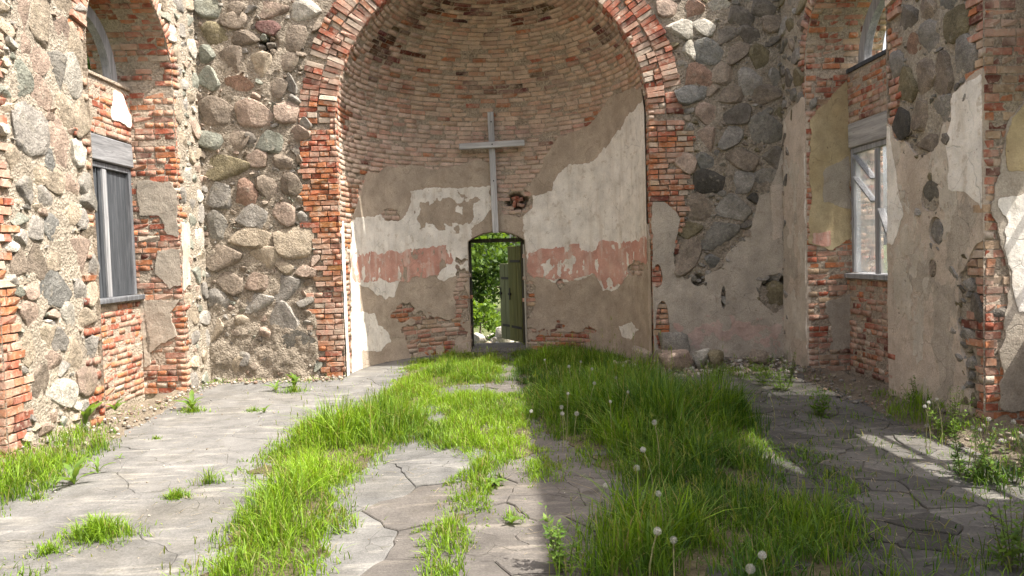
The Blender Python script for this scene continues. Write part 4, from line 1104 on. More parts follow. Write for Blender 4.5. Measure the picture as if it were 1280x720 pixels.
for i, (x, y) in enumerate(sites):
    d2 = ((SA - SA[i]) ** 2).sum(1); nb = np.argsort(d2)[1:22]
    poly = [(x - 3, y - 3), (x + 3, y - 3), (x + 3, y + 3), (x - 3, y + 3)]
    for j in nb:
        mx_, my_ = (x + SA[j][0]) / 2, (y + SA[j][1]) / 2; nx_, ny_ = SA[j][0] - x, SA[j][1] - y
        L = math.hypot(nx_, ny_); gap = (.0015 if x < -.35 else (.002 if x < .8 else .003))
        poly = clip(poly, mx_ - nx_ / L * gap, my_ - ny_ / L * gap, nx_ / L, ny_ / L)
        if len(poly) < 3: break
    poly = [(max(-XW - .3, min(XW + .3, a)), c) for a, c in poly]
    poly = [(a, min(c, YC + RA + .35)) for a, c in poly]
    fine = []
    for k in range(len(poly)):
        a, c = poly[k], poly[(k + 1) % len(poly)]; m = max(1, min(14, int(math.hypot(c[0] - a[0], c[1] - a[1]) / .08)))
        for t in range(m): fine.append((a[0] + (c[0] - a[0]) * t / m, a[1] + (c[1] - a[1]) * t / m))
    A = np.array(fine)
    if len(A) < 3: continue
    A = A + np.stack([.10 * fbm(A[:, 0] * 3.5, A[:, 1] * 3.5, 5, 4), .10 * fbm(A[:, 0] * 3.5, A[:, 1] * 3.5, 9, 4)], -1)
    ce = A.mean(0); n = len(A); tl = .0015 if x < -.35 else .005; tz = rng.gauss(0, tl * .8); tx, ty = rng.gauss(0, tl), rng.gauss(0, tl)
    z = lambda Q: tz + (Q[:, 0] - ce[0]) * tx + (Q[:, 1] - ce[1]) * ty
    B = A + (ce - A) / np.linalg.norm(ce - A, axis=1)[:, None] * .007
    V = np.concatenate([np.c_[A, np.full(n, -.07)], np.c_[A, z(A) - .006], np.c_[B, z(B)]])
    f = [tuple(range(2 * n, 3 * n))] + [(r * n + k, r * n + (k + 1) % n, (r + 1) * n + (k + 1) % n, (r + 1) * n + k) for r in (0, 1) for k in range(n)]
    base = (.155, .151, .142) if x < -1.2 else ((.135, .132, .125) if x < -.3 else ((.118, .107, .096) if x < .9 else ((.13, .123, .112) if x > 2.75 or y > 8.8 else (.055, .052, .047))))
    if x > .9:                                            # shade painted darker in the middle; dust towards the walls, paler for sun patches
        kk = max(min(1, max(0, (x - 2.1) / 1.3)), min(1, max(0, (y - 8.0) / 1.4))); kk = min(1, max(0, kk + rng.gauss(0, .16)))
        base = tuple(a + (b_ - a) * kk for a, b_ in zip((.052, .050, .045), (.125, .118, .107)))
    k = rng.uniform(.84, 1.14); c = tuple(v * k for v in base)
    px, py, dd = project(np.array([x, y, 0]))
    vis = dd > 0 and -60 < px < 1340 and 380 < py < 780
    ar = .5 * abs(sum(A[m][0] * A[(m + 1) % n][1] - A[(m + 1) % n][0] * A[m][1] for m in range(n)))
    slabs.append((float(ar / dd ** 3) if vis else 0.0, V, f, c))
slabs.sort(key=lambda s: -s[0])
rv, rf, rc = [], [], []; off = 0
for i, (a, V, f, c) in enumerate(slabs):
    if i < 290 and a > 0:
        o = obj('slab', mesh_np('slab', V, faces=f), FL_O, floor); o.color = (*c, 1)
    else:
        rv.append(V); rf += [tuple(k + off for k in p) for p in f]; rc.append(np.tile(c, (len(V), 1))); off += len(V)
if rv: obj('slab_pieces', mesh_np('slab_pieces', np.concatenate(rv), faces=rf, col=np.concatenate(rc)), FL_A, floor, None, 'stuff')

# earth and crumbled mortar banked against the foot of the walls
def bank(name, pts, width, hf, inward, seed):
    """pts along the wall foot; hf(t) height at the wall; inward = unit vector into the nave"""
    n = 90; m = 12; V = []; p, qq = np.array(pts[0]), np.array(pts[1])
    for i in range(n + 1):
        t = i / n; c = p + (qq - p) * t; w = width(t) * (1 + .5 * float(fbm(np.array(t * 14), np.array(.3), seed, 3)))
        h = hf(t) * (1 + .5 * float(fbm(np.array(t * 20), np.array(.7), seed + 2, 3)))
        for j in range(m + 1):
            k = j / m; d = -.15 + (w + .15) * k
            zz = h * (1 - k) ** 1.4 + .035 * float(fbm(np.array(t * 60), np.array(k * 5), seed + 5, 3)) * (1 - k) - .006 - .02 * (k > .99)
            V.append((c[0] + inward[0] * d, c[1] + inward[1] * d, zz))
    f = [(i * (m + 1) + j, (i + 1) * (m + 1) + j, (i + 1) * (m + 1) + j + 1, i * (m + 1) + j + 1) for i in range(n) for j in range(m)]
    me = mesh_np(name, V, faces=f, smooth=True)
    o = obj(name, me, RUBM); o['kind'] = 'structure'; return o
RUBM = m_soil('rubble_earth', (.13, .105, .075), (.23, .19, .14))
bank('soil_bank', ((-XW, 4.0), (-XW, YE)), lambda t: .42 - .22 * t, lambda t: .26 * (1 - t) ** 1.1 + .02, (1, 0), 1)
bank('soil_bank', ((XW, 4.0), (XW, YE)), lambda t: .5 - .2 * t, lambda t: .28 * (1 - t) ** 1.1 + .04, (-1, 0), 5)
bank('soil_bank', ((1.7, YE), (XW, YE)), lambda t: .75, lambda t: .08, (0, -1), 9)
bank('soil_bank', ((-XW, YE), (-2.3, YE)), lambda t: .3, lambda t: .04, (0, -1), 13)

# ------------------------------------------------------------------ loose stones and crumbs
def loose(px, py, w, h, code, label, name='boulder', cat='stone', group=None, y=None, rot=0.0):
    """px, py: centre in the photograph; its distance comes from the floor under it"""
    g = on_ground(px, py + h * .42) if y is None else on_y(px, py + h * .42, y); d = (g - CN)[1]
    W_, H_ = w * d / F, h * d / F
    z0 = max(g[2], 0) if y is not None else 0.0
    ud = np.array([1, 0, 0]); nn = np.array([0, -.25, 1.0]); nn /= np.linalg.norm(nn)
    M = Matrix([[W_, 0, 0, g[0]], [0, W_ * .75, 0, g[1]], [0, 0, H_ * .55, z0 + H_ * .32], [0, 0, 0, 1]]) @ Matrix.Rotation(rot, 4, 'Z')
    o = bpy.data.objects.new(name, SMESH[rng.randrange(len(SMESH))]); c = SC[code]; o.color = (*c, 1); put(o, None, M)
    return tag(o, label, cat, group)
loose(803, 441, 28, 20, 'b', 'squat brown boulder at the foot of the arch beside other boulders', y=10.5)
loose(843, 444, 44, 16, 'p', 'long pinkish boulder lying in front of the dark slate boulder', y=10.5)
loose(843, 424, 38, 22, 'e', 'dark slate boulder resting on the pile beside the arch', y=10.68)
loose(824, 442, 11, 15, 'b', 'small upright stone wedged between two boulders', y=10.5)
loose(876, 442, 24, 15, 'w', 'pale stone at the end of the boulder pile', y=10.5)
loose(894, 444, 22, 16, 'o', 'mossy olive boulder half hidden by weeds', y=10.5)
loose(840, 461, 14, 5, 'u', 'flat grey chip lying in front of the boulders', 'stone_chip')
loose(948, 442, 24, 14, 'b', 'brown stone in the dirt under the walled-in boulder', y=10.5)
loose(122, 527, 11, 9, 'r', 'broken orange brick lump at the foot of the sunlit wall', 'brick_lump', 'brick')
loose(108, 531, 8, 6, 'w', 'white mortar lump beside the broken orange brick', 'mortar_lump', 'stone')
for px, py in ((318, 469), (345, 468), (226, 478), (205, 483), (176, 490), (250, 474)):
    loose(px + rng.uniform(-3, 3), py + 1, rng.uniform(7, 11), rng.uniform(5, 7), rng.choice('rp'), 'small brick fragment in the crumbs below the sunlit stonework', 'brick_fragment', 'brick', 'brick fragments below the sunlit walls')
def crumbs(name, spots, n, r0, r1, codes, label):
    VV, FF, CC = [], [], []; nv = len(SV[0][0]); k = 0
    bm = bmesh.new(); bmesh.ops.create_icosphere(bm, subdivisions=1, radius=1); bv = np.array([v.co[:] for v in bm.verts]); bf = np.array([[v.index for v in f.verts] for f in bm.faces]); bm.free()
    for i in range(n):
        p, zf = spots(); r = r0 * (r1 / r0) ** (rng.random() ** 2.2)
        v = bv * (1 + nr.uniform(-.3, .3, (len(bv), 1))) * np.array([1, rng.uniform(.6, 1), rng.uniform(.45, .8)]) * r
        a = rng.uniform(0, 6.28); R = np.array([[math.cos(a), -math.sin(a), 0], [math.sin(a), math.cos(a), 0], [0, 0, 1]])
        VV.append(v @ R.T + np.array([p[0], p[1], zf + r * .3])); FF.append(bf + len(bv) * i); c = SC[rng.choice(codes)]; CC.append(np.tile(np.array(c) * rng.uniform(.8, 1.2), (len(bv), 1)))
    o = obj(name, mesh_np(name, np.concatenate(VV), tris=np.concatenate(FF), col=np.concatenate(CC)), ST_A); tag(o, label, 'rubble', None, 'stuff')
def sp_left():
    y = rng.uniform(5.2, 10.7); t = (y - 4) / 6.9; k = rng.random() ** 1.5; w = (.42 - .22 * t) * 1.15
    return (-XW + w * k, y), (.26 * (1 - t) ** 1.1 + .02) * (1 - min(1, k)) ** 1.4 * .9
def sp_right():
    y = rng.uniform(5.0, 10.7); t = (y - 4) / 6.9; k = rng.random() ** 1.3; w = (.5 - .2 * t) * 1.1
    return (XW - w * k, y), (.28 * (1 - t) ** 1.1 + .04) * (1 - min(1, k)) ** 1.4 * .9
def sp_end():
    k = rng.random(); return (rng.uniform(1.6, XW), YE - .95 * k), .10 * (1 - min(1, k * 1.2)) ** 1.4
def sp_endl(): return (rng.uniform(-XW, -2.2), YE - .4 * rng.random() ** 1.4), .015
def sp_floor(): return (rng.uniform(-XW, XW), rng.uniform(4, 10.8)), 0.002
crumbs('rubble', sp_left, 650, .005, .03, 'rptwwtg', 'crumbs of brick and mortar along the foot of the sunlit nave wall')
crumbs('rubble', sp_right, 650, .005, .032, 'bbtgrd', 'crumbs of brick and mortar along the foot of the shaded nave wall')
crumbs('rubble', sp_end, 1500, .008, .05, 'wtbwgtp', 'crumbled mortar and stones heaped below the right part of the end wall')
crumbs('rubble', sp_endl, 350, .008, .035, 'wtrptg', 'crumbs of brick and mortar at the foot of the sunlit fieldstone end wall')
crumbs('rubble', sp_floor, 900, .003, .012, 'wtbgd', 'grit scattered over the slab floor')

# ------------------------------------------------------------------ grass
def blades(pos, h, w, lean, col, name, label=None, parent=None, mat=None):
    """pos (n,3), h, w, lean (n,), col (n,3)"""
    n = len(pos); az = nr.uniform(0, 2 * math.pi, n); ld = np.stack([np.cos(az), np.sin(az)], -1)
    fa = az + nr.uniform(-.9, .9, n) + math.pi / 2; sd = np.stack([np.cos(fa), np.sin(fa), 0 * fa], -1)
    V = np.zeros((n, 7, 3), np.float32); C = np.zeros((n, 7, 3), np.float32)
    for k, (t, wk) in enumerate(((0, .7), (.38, 1.0), (.74, .7), (1.0, 0))):
        c = pos.copy(); b = lean * h * t ** 2.1
        c[:, :2] += ld * b[:, None]; c[:, 2] += h * (t - .28 * lean * t ** 2.5)
        cc = col * (.72 + .38 * t)
        if k < 3:
            V[:, 2 * k] = c - sd * (w * wk / 2)[:, None]; V[:, 2 * k + 1] = c + sd * (w * wk / 2)[:, None]; C[:, 2 * k] = cc; C[:, 2 * k + 1] = cc
        else: V[:, 6] = c; C[:, 6] = cc
    o = (np.arange(n) * 7)[:, None]
    Q = np.concatenate([o + np.array([[0, 1, 3, 2]]), o + np.array([[2, 3, 5, 4]])]); T = o + np.array([[4, 5, 6]])
    me = mesh_np(name, V.reshape(-1, 3), quads=Q, tris=T, smooth=True, col=C.reshape(-1, 3))
    ob = obj(name, me, mat or GRASS, parent)
    if label: tag(ob, label, 'grass', None, 'stuff')
    return ob
def bankz(x, y):
    t = np.clip((y - 4) / 6.9, 0, 1); kl = np.clip((x + XW) / (.42 - .22 * t), 0, 1); kr = np.clip((XW - x) / (.5 - .2 * t), 0, 1)
    return (.26 * (1 - t) ** 1.1 + .02) * (1 - kl) ** 1.4 + (.28 * (1 - t) ** 1.1 + .04) * (1 - kr) ** 1.4
def gpoly(L): return L if abs(L[0][0]) < 20 and abs(L[0][1]) < 20 else [(on_ground(x, y)[0], on_ground(x, y)[1]) for x, y in L]   # metres, or pixels of the photograph
def grow(areas, name, label):
    P, Hh, Ww, Ln, Cc = [], [], [], [], []
    for L, dens, hmin, hmax, edge, dry, bright in areas:
        pg = gpoly(L); A = np.array(pg); lo, hi = A.min(0) - .25, A.max(0) + .25
        n = int(dens * (hi - lo).prod()); p = nr.uniform(lo, hi, (n, 2))
        d = sdf(pg, p[:, 0], p[:, 1]) + (.06 if edge > .12 else .03) + .17 * fbm(p[:, 0] * 1.8, p[:, 1] * 1.8, 31, 4) + .08 * fbm(p[:, 0] * 9, p[:, 1] * 9, 37, 2)
        cl = fbm(p[:, 0] * 6, p[:, 1] * 6, 43, 3)
        keep = nr.uniform(0, 1, n) < np.clip(d / edge, 0, 1) * np.clip(.62 + 1.5 * cl, .08, 1)
        p, d, cl = p[keep], d[keep], cl[keep]; n = len(p)
        k = np.clip(d / (edge * 2.2), .15, 1) ** .7
        big = np.clip(.82 + 1.0 * fbm(p[:, 0] * 1.4, p[:, 1] * 1.4, 53, 3), .35, 1.5)
        h = (hmin + (hmax - hmin) * nr.uniform(0, 1, n) ** .9) * k * big * np.clip(.85 + .4 * cl, .5, 1.2)
        h = h * (1 - .38 * np.clip((p[:, 1] - 7.6) / 2.2, 0, 1))
        P.append(np.c_[p, bankz(p[:, 0], p[:, 1]) - .012]); Hh.append(h); Ww.append(nr.uniform(.0045, .0085, n) * (1 + .3 * (h > .3))); Ln.append(np.clip(nr.gamma(2.0, .28, n), .08, 1.3))
        r = np.clip(bright + nr.normal(0, .2, n) + .5 * fbm(p[:, 0] * 1.4, p[:, 1] * 1.4, 63, 3), 0, 1)
        g = np.where(nr.uniform(0, 1, n) < dry, nr.uniform(.4, 1.0, n), nr.uniform(0, .12, n))
        Cc.append(np.stack([r, g, 0 * r], -1))
        m = nr.uniform(0, 1, n) < .012                       # flowering stalks
        k = int(m.sum())
        if k and hmax > .18:
            hs = h[m] * nr.uniform(1.15, 1.6, k) + .04; q0 = np.c_[p[m], np.full(k, -.01)]
            P.append(q0); Hh.append(hs); Ww.append(np.full(k, .0028)); Ln.append(np.full(k, .03)); Cc.append(np.stack([np.full(k, .6), nr.uniform(.2, .7, k), 0 * hs], -1))
            for _ in range(3):
                q1 = q0.copy(); q1[:, 2] += hs * nr.uniform(.82, .95, k)
                P.append(q1); Hh.append(nr.uniform(.03, .06, k)); Ww.append(nr.uniform(.005, .009, k)); Ln.append(nr.uniform(.1, .5, k)); Cc.append(np.stack([np.full(k, .55), nr.uniform(.25, .6, k), 0 * hs], -1))
    P, Hh, Ww, Ln, Cc = map(np.concatenate, (P, Hh, Ww, Ln, Cc))
    return blades(P, Hh, Ww, Ln, Cc, name, label)
g1 = [([(492,464),(520,452),(556,444),(640,440),(640,480),(596,482),(556,486),(548,500),(545,540),(506,565),(470,585),(446,615),(432,655),(418,695),(400,745),(200,745),(240,712),(285,655),(330,605),(300,592),(318,566),(390,530),(462,500)], 4300, .10, .46, .28, .13, .64),
      ([(540,494),(655,486),(672,520),(700,566),(655,580),(610,578),(590,590),(556,566),(520,560)], 4600, .06, .26, .22, .08, .72),
      ([(575,570),(650,566),(632,604),(604,640),(588,690),(578,745),(512,745),(530,690),(544,640),(560,600)], 4200, .04, .15, .10, .10, .72),
      ([(630,575),(700,562),(716,604),(660,612)], 3400, .05, .2, .2, .1, .62),
      ([(640,625),(668,620),(664,665),(644,668)], 700, .02, .08, .2, .3, .6),
      ([(300,470),(480,455),(470,500),(330,570),(200,740),(120,740),(200,640),(300,560)], 90, .03, .2, .6, .15, .6),
      ([(400,745),(520,745),(560,600),(540,560),(460,600)], 50, .02, .12, .4, .2, .6)]
grow(g1, 'grass', 'bright sunlit meadow grass strip running over the slabs towards the doorway')
g2 = [([(628,440),(770,436),(800,456),(812,478),(880,496),(955,520),(978,560),(995,610),(1040,640),(1085,670),(1135,745),(690,745),(712,690),(742,640),(768,612),(735,585),(690,566),(660,536),(640,500)], 4100, .16, .62, .32, .07, .27),  # darker green: the wall's shade is put into the blade colour
      ([(950,550),(1020,552),(1105,590),(1085,628),(1000,622)], 2200, .05, .22, .3, .06, .3),
      ([(1160,572),(1230,566),(1310,590),(1310,640),(1180,628)], 2500, .10, .36, .3, .05, .28),
      ([(1150,540),(1185,530),(1215,545),(1200,570),(1160,568)], 900, .08, .30, .2, .05, .6),
      ([(960,630),(1070,636),(1140,690),(1170,745),(990,745)], 900, .08, .34, .35, .06, .28),
      ([(890,474),(1060,480),(1120,530),(1250,600),(1310,640),(1310,760),(1000,760),(1000,620),(960,540)], 380, .02, .18, .4, .12, .3),
      ([(1170,680),(1310,655),(1310,745),(1190,745)], 900, .08, .38, .3, .1, .42)]
grow(g2, 'grass', 'tall lush grass growing in the shade of the nave wall')
g3 = [([(-4.13,4.4),(-3.55,4.4),(-3.52,6.0),(-3.62,7.1),(-3.85,7.7),(-4.13,7.7)], 3600, .06, .30, .14, .14, .6),
      ([(-4.13,7.7),(-3.9,7.7),(-3.98,10.8),(-4.13,10.8)], 900, .03, .14, .1, .14, .55), ([(-4.1,10.62),(-2.9,10.66),(-2.9,10.9),(-4.1,10.9)], 1500, .04, .18, .08, .1, .55), ([(-2.9,10.5),(-2.1,10.5),(-2.1,10.9),(-2.9,10.9)], 1600, .05, .22, .12, .1, .6),
      ([(4.13,4.4),(3.85,4.4),(3.8,6.2),(3.8,7.6),(3.85,8.0),(4.13,8.0)], 1800, .07, .36, .14, .08, .35), ([(4.13,8.0),(3.8,8.0),(3.8,10.6),(4.13,10.6)], 350, .04, .2, .1, .08, .35),
      ([(2.7,9.5),(3.7,9.6),(3.7,10.4),(2.6,10.3)], 1100, .05, .22, .15, .08, .6), ([(-20,695),(70,698),(85,740),(-20,740)], 2200, .05, .18, .2, .12, .6)]
grow(g3, 'grass', 'short rough grass in the dirt along the foot of the walls')
# soil and dead thatch that the grass roots in
S_FLOOR = plane_surf((0, 0, 0), (1, 0, 0), (0, 1, 0), (0, 0, 1))
THATCH = m_soil('thatch', (.085, .07, .042), (.15, .125, .07))
for areas in (g1[:3], g2[:1]):
    pgs = [gpoly(a[0]) for a in areas]
    o = sheet('soil_patch', S_FLOOR, -XW + .5, XW - .05, 3.4, 12.9, .05,
          lambda U, V: np.maximum.reduce([sdf(pg, U, V) for pg in pgs]) + .17 * fbm(U * 1.8, V * 1.8, 31, 4) + .14 * fbm(U * 8, V * 8, 37, 4) - .17,
          lambda U, V: .005 + .006 * fbm(U * 9, V * 9, 3, 3), THATCH, None, rim=.03)
    o['kind'] = 'structure'
def tuft(px, py, r, n, hmin, hmax, label, bright=.6):
    c = on_ground(px, py); th = thing('grass_tuft', (c[0], c[1], 0), label, 'grass tuft', 'grass tufts on the bare floor')
    a = nr.uniform(0, 6.283, n); q = r * np.abs(nr.normal(0, .55, n)); sx = 1.5
    p = np.stack([c[0] + sx * q * np.cos(a), c[1] + q * np.sin(a), np.full(n, -.008)], -1)
    h = nr.uniform(hmin, hmax, n) * np.clip(1.2 - q / r, .3, 1)
    blades(p, h, nr.uniform(.004, .008, n), np.clip(nr.gamma(2.5, .25, n), .1, 1.2), np.stack([np.clip(bright + nr.normal(0, .2, n), 0, 1), np.where(nr.uniform(0, 1, n) < .1, .7, .05), np.zeros(n)], -1), 'leaf_blades', None, th)['kind'] = 'stuff'
for px, py, r, n, a, c, lb in ((125, 672, .22, 900, .05, .2, 'dense round grass tuft alone on the sunlit slabs'), (222, 622, .11, 300, .03, .10, 'low dark green cushion tuft between two weeds'),
   (262, 604, .13, 120, .04, .18, 'thin pale grass tuft behind the low dark cushion'), (62, 692, .12, 160, .03, .12, 'small reddish dry tuft beside the dense round tuft'),
   (242, 515, .16, 220, .03, .14, 'grass tuft on the sunlit floor before the boarded window'), (318, 514, .12, 130, .02, .09, 'flat sparse tuft in a floor joint near the grass strip'),
   (195, 549, .07, 70, .02, .08, 'tiny tuft alone on the pale sunlit slabs'), (48, 624, .10, 120, .02, .10, 'small ragged tuft beside the broad-leaved weed'),
   (368, 490, .2, 240, .03, .15, 'loose grass tuft before the fieldstone end wall'), (640, 650, .10, 60, .03, .12, 'sparse dry tuft in a crack of the brownish slabs')):
    tuft(px, py, r, n, a, c, lb)

# dry stalks and bits of straw lying on the floor
n = 2600; p = np.stack([nr.uniform(-XW + .2, XW - .1, n), nr.uniform(4.0, 10.6, n), np.full(n, .004)], -1)
p = p[(p[:, 0] > .3) | (nr.uniform(0, 1, n) < .25)]; n = len(p)
V = np.zeros((n, 4, 3)); az = nr.uniform(0, 6.283, n); L = nr.uniform(.02, .12, n); d = np.stack([np.cos(az), np.sin(az), nr.uniform(-.03, .12, n)], -1); sd = np.stack([-np.sin(az), np.cos(az), 0 * az], -1) * .002
V[:, 0] = p - sd; V[:, 1] = p + sd; V[:, 2] = p + d * L[:, None] + sd * .5; V[:, 3] = p + d * L[:, None] - sd * .5
o = obj('straw', mesh_np('straw', V.reshape(-1, 3), quads=np.arange(4 * n).reshape(-1, 4)), m_soil('straw', (.26, .21, .12), (.40, .34, .21)))
tag(o, 'dry straw and dead stalks littering the slab floor', 'straw', None, 'stuff')

# ------------------------------------------------------------------ weeds
def leaf_mesh(k, kind):
    r = random.Random(900 + k); n = 7; V = []; C = []
    for i in range(n + 1):
        t = i / n
        if kind == 'rosette': w = .13 * (t ** .6) * (1 - t ** 3.5) * (1.25 if i % 2 else .72) + .012
        else: w = .17 * math.sin(math.pi * min(1, t * .96 + .03)) ** .8 * (1.1 if i % 2 else .92) + .004
        z = .55 * t - .62 * t * t + r.uniform(-.02, .02); yy = t
        for sx in (-1, 0, 1): V.append((sx * w * (1 if sx else 0), yy * .93, z + (.35 * w if sx else 0))); C.append((r.uniform(.3, .8), r.uniform(0, .12), 0))
    f = [(3 * i + j, 3 * i + j + 1, 3 * i + 4 + j, 3 * i + 3 + j) for i in range(n) for j in (0, 1)]
    me = mesh_np('leaf', V, faces=f, smooth=True, col=np.array(C)); me.materials.append(LEAFW); return me
LR = [leaf_mesh(k, 'rosette') for k in range(5)]; LB = [leaf_mesh(k + 10, 'broad') for k in range(5)]
def rosette(px, py, n, ln, label, meshes=LR, group=None, up=(.25, 1.0), z=0.0):
    c = on_ground(px, py, z); th = thing('weed', (c[0], c[1], z), label, 'weed', group)
    for i in range(n):
        a = 6.283 * i / n + rng.uniform(-.5, .5); l = ln * rng.uniform(.65, 1.15); e = rng.uniform(*up)
        M = Matrix.Translation((c[0], c[1], z + .002)) @ Matrix.Rotation(a, 4, 'Z') @ Matrix.Rotation(e, 4, 'X') @ Matrix.Diagonal((l, l, l, 1))
        o = bpy.data.objects.new('leaf', rng.choice(meshes)); put(o, th, M)
    return th
def bushy(px, py, h, n, spread, label, z=0.0, stems=9, ls=.03, bright=.55, group=None, name='weed', cat='weed'):
    c = on_ground(px, py, z); th = thing(name, (c[0], c[1], z), label, cat, group)
    SV_, SQ, LV, LQ, LC = [], [], [], [], []
    for i in range(stems):
        a = rng.uniform(0, 6.283); sp = spread * rng.random() ** .6; hh = h * rng.uniform(.6, 1.05)
        top = np.array([c[0] + sp * math.cos(a), c[1] + sp * math.sin(a), z + hh]); bot = np.array([c[0] + .25 * sp * math.cos(a), c[1] + .25 * sp * math.sin(a), z - .01])
        k = len(SV_)
        for P, r in ((bot, .004), (top, .0015)):
            for b_ in range(3): SV_.append(P + np.array([r * math.cos(b_ * 2.1), r * math.sin(b_ * 2.1), 0]))
        for b_ in range(3): SQ.append((k + b_, k + (b_ + 1) % 3, k + 3 + (b_ + 1) % 3, k + 3 + b_))
        for j in range(n // stems):
            t = rng.uniform(.12, 1.0); P = bot + (top - bot) * t; az = rng.uniform(0, 6.283); el = rng.uniform(-.3, .8); L = ls * rng.uniform(.6, 1.4) * (1.25 - .6 * t)
            d = np.array([math.cos(az) * math.cos(el), math.sin(az) * math.cos(el), math.sin(el)]); sdv = np.array([-math.sin(az), math.cos(az), 0]); 
            nn = np.cross(d, sdv); P = P + d * .3 * L; m = len(LV)
            LV += [P, P + d * L * .55 + sdv * L * .3 - nn * .08 * L, P + d * L * 1.2, P + d * L * .55 - sdv * L * .3 - nn * .08 * L]; LQ.append((m, m + 1, m + 2, m + 3))
            r = min(1, max(0, rng.gauss(bright, .2))); LC += [(r, rng.uniform(0, .08), 0)] * 4
    obj('stems', mesh_np('stems', SV_, faces=SQ), LEAFW_S, th)
    obj('foliage', mesh_np('foliage', np.array(LV), quads=np.array(LQ), col=np.array(LC)), LEAFW, th, None, 'stuff')
    return th
LEAFW_S = m_soil('weed_stem', (.12, .15, .05), (.2, .2, .09))
rosette(93, 606, 9, .24, 'broad-leaved weed with toothed leaves on the open sunlit slabs', up=(.3, 1.1))
rosette(122, 592, 4, .17, 'small toothed weed behind the broad-leaved one', up=(.5, 1.2))
rosette(144, 514, 8, .2, 'dandelion plant at the foot of the orange brick jamb', z=.05)
rosette(106, 535, 9, .34, 'tall dandelion rosette rising from the grass by the sunlit wall', up=(.7, 1.25), z=.1)
rosette(240, 512, 9, .26, 'leafy rosette in the tuft before the boarded window', up=(.4, 1.1))
rosette(345, 489, 6, .2, 'low rosette on the floor before the end wall', up=(.3, .9))
rosette(368, 484, 7, .22, 'upright sorrel with long leaves before the fieldstone end wall', LB, up=(.8, 1.35))
rosette(290, 472, 10, .24, 'bright leafy clump at the foot of the fieldstone end wall', z=.02)
rosette(330, 516, 5, .13, 'small dark weed in a floor joint near the grass strip')
rosette(150, 573, 4, .1, 'tiny flat weed on the pale sunlit slabs', up=(.1, .5))
rosette(618, 606, 12, .11, 'flat clump of leaves in the crack between the slabs', LB, up=(.1, .6))
rosette(640, 655, 5, .1, 'few small leaves in a crack of the brownish slabs', LB, up=(.2, .8))
bushy(892, 480, .32, 420, .22, 'dark bushy weed in front of the mossy boulder', bright=.35)
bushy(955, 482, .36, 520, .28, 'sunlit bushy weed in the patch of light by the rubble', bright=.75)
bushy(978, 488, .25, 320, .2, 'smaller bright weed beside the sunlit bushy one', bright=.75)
bushy(985, 478, .42, 160, .12, 'thin tall weed behind the bright weeds by the rubble', bright=.6)
bushy(704, 712, .36, 260, .14, 'leafy upright weed at the edge of the tall grass and brown slabs', bright=.45, ls=.035)
bushy(1026, 520, .30, 130, .12, 'dock-like weed standing alone on the shaded floor', bright=.4, ls=.05)
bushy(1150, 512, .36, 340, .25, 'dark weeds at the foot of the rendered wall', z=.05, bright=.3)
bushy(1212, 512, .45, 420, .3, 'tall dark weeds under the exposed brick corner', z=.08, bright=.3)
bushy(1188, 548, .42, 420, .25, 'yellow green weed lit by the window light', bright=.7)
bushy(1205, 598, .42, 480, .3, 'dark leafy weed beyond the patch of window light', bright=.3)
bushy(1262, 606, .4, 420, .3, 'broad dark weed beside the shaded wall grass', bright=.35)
bushy(1268, 712, .42, 260, .22, 'pale sprawling weed on the dark shaded slabs', bright=.6, ls=.04)

# dandelions gone to seed
def clock_mesh():
    r = np.random.RandomState(5); V, T = [], []
    for i in range(240):
        z = 1 - 2 * (i + .5) / 240; a = i * 2.39996; q = math.sqrt(1 - z * z); d = np.array([q * math.cos(a), q * math.sin(a), z]); k = r.uniform(.85, 1.05)
        s_ = np.cross(d, [0.3, .9, .2]); s_ /= np.linalg.norm(s_); s2 = np.cross(d, s_); m = len(V)
        V += [d * .12, d * .12 + s_ * .02, d * k + s_ * .02, d * k]; T.append((m, m + 1, m + 2)); T.append((m, m + 2, m + 3))
        for w in (s_, s2, -s_, -s2):
            m = len(V); V += [d * k * .93, d * k + w * .13 + np.cross(d, w) * .03, d * k + w * .13 - np.cross(d, w) * .03]; T.append((m, m + 1, m + 2))
    me = mesh_np('seed_head', V, tris=np.array(T)); me.materials.append(FLUFF); return me
CLK = clock_mesh()
STEMM = m_soil('dandelion_stem', (.22, .24, .10), (.34, .32, .16))
def dandelion(px, py, z, r, label, group):
    h = on_ground(px, py, z); th = thing('dandelion', (h[0] + rng.uniform(-.05, .05), h[1] + rng.uniform(-.04, .04), 0), label, 'dandelion', group)
    b0 = np.array(WM[th.name].translation); b0[2] = -.01; V, Q = [], []
    n = 5; bend = np.array([rng.uniform(-.04, .04), rng.uniform(-.04, .04), 0])
    for i in range(n + 1):
        t = i / n; P = b0 + (h - b0) * t + bend * 4 * t * (1 - t)
        for k in range(5): V.append(P + np.array([math.cos(k * 1.2566), math.sin(k * 1.2566), 0]) * .0035)
    for i in range(n):
        for k in range(5): Q.append((5 * i + k, 5 * i + (k + 1) % 5, 5 * i + 5 + (k + 1) % 5, 5 * i + 5 + k))
    obj('stem', mesh_np('stem', V, faces=Q, smooth=True), STEMM, th)
    o = bpy.data.objects.new('seed_head', CLK); put(o, th, Matrix.Translation(Vector(h)) @ Matrix.Rotation(rng.uniform(0, 3), 4, 'X') @ Matrix.Scale(r * .66, 4))
GA, GB = 'dandelion clocks in the shaded tall grass', 'dandelion clocks by the shaded nave wall'
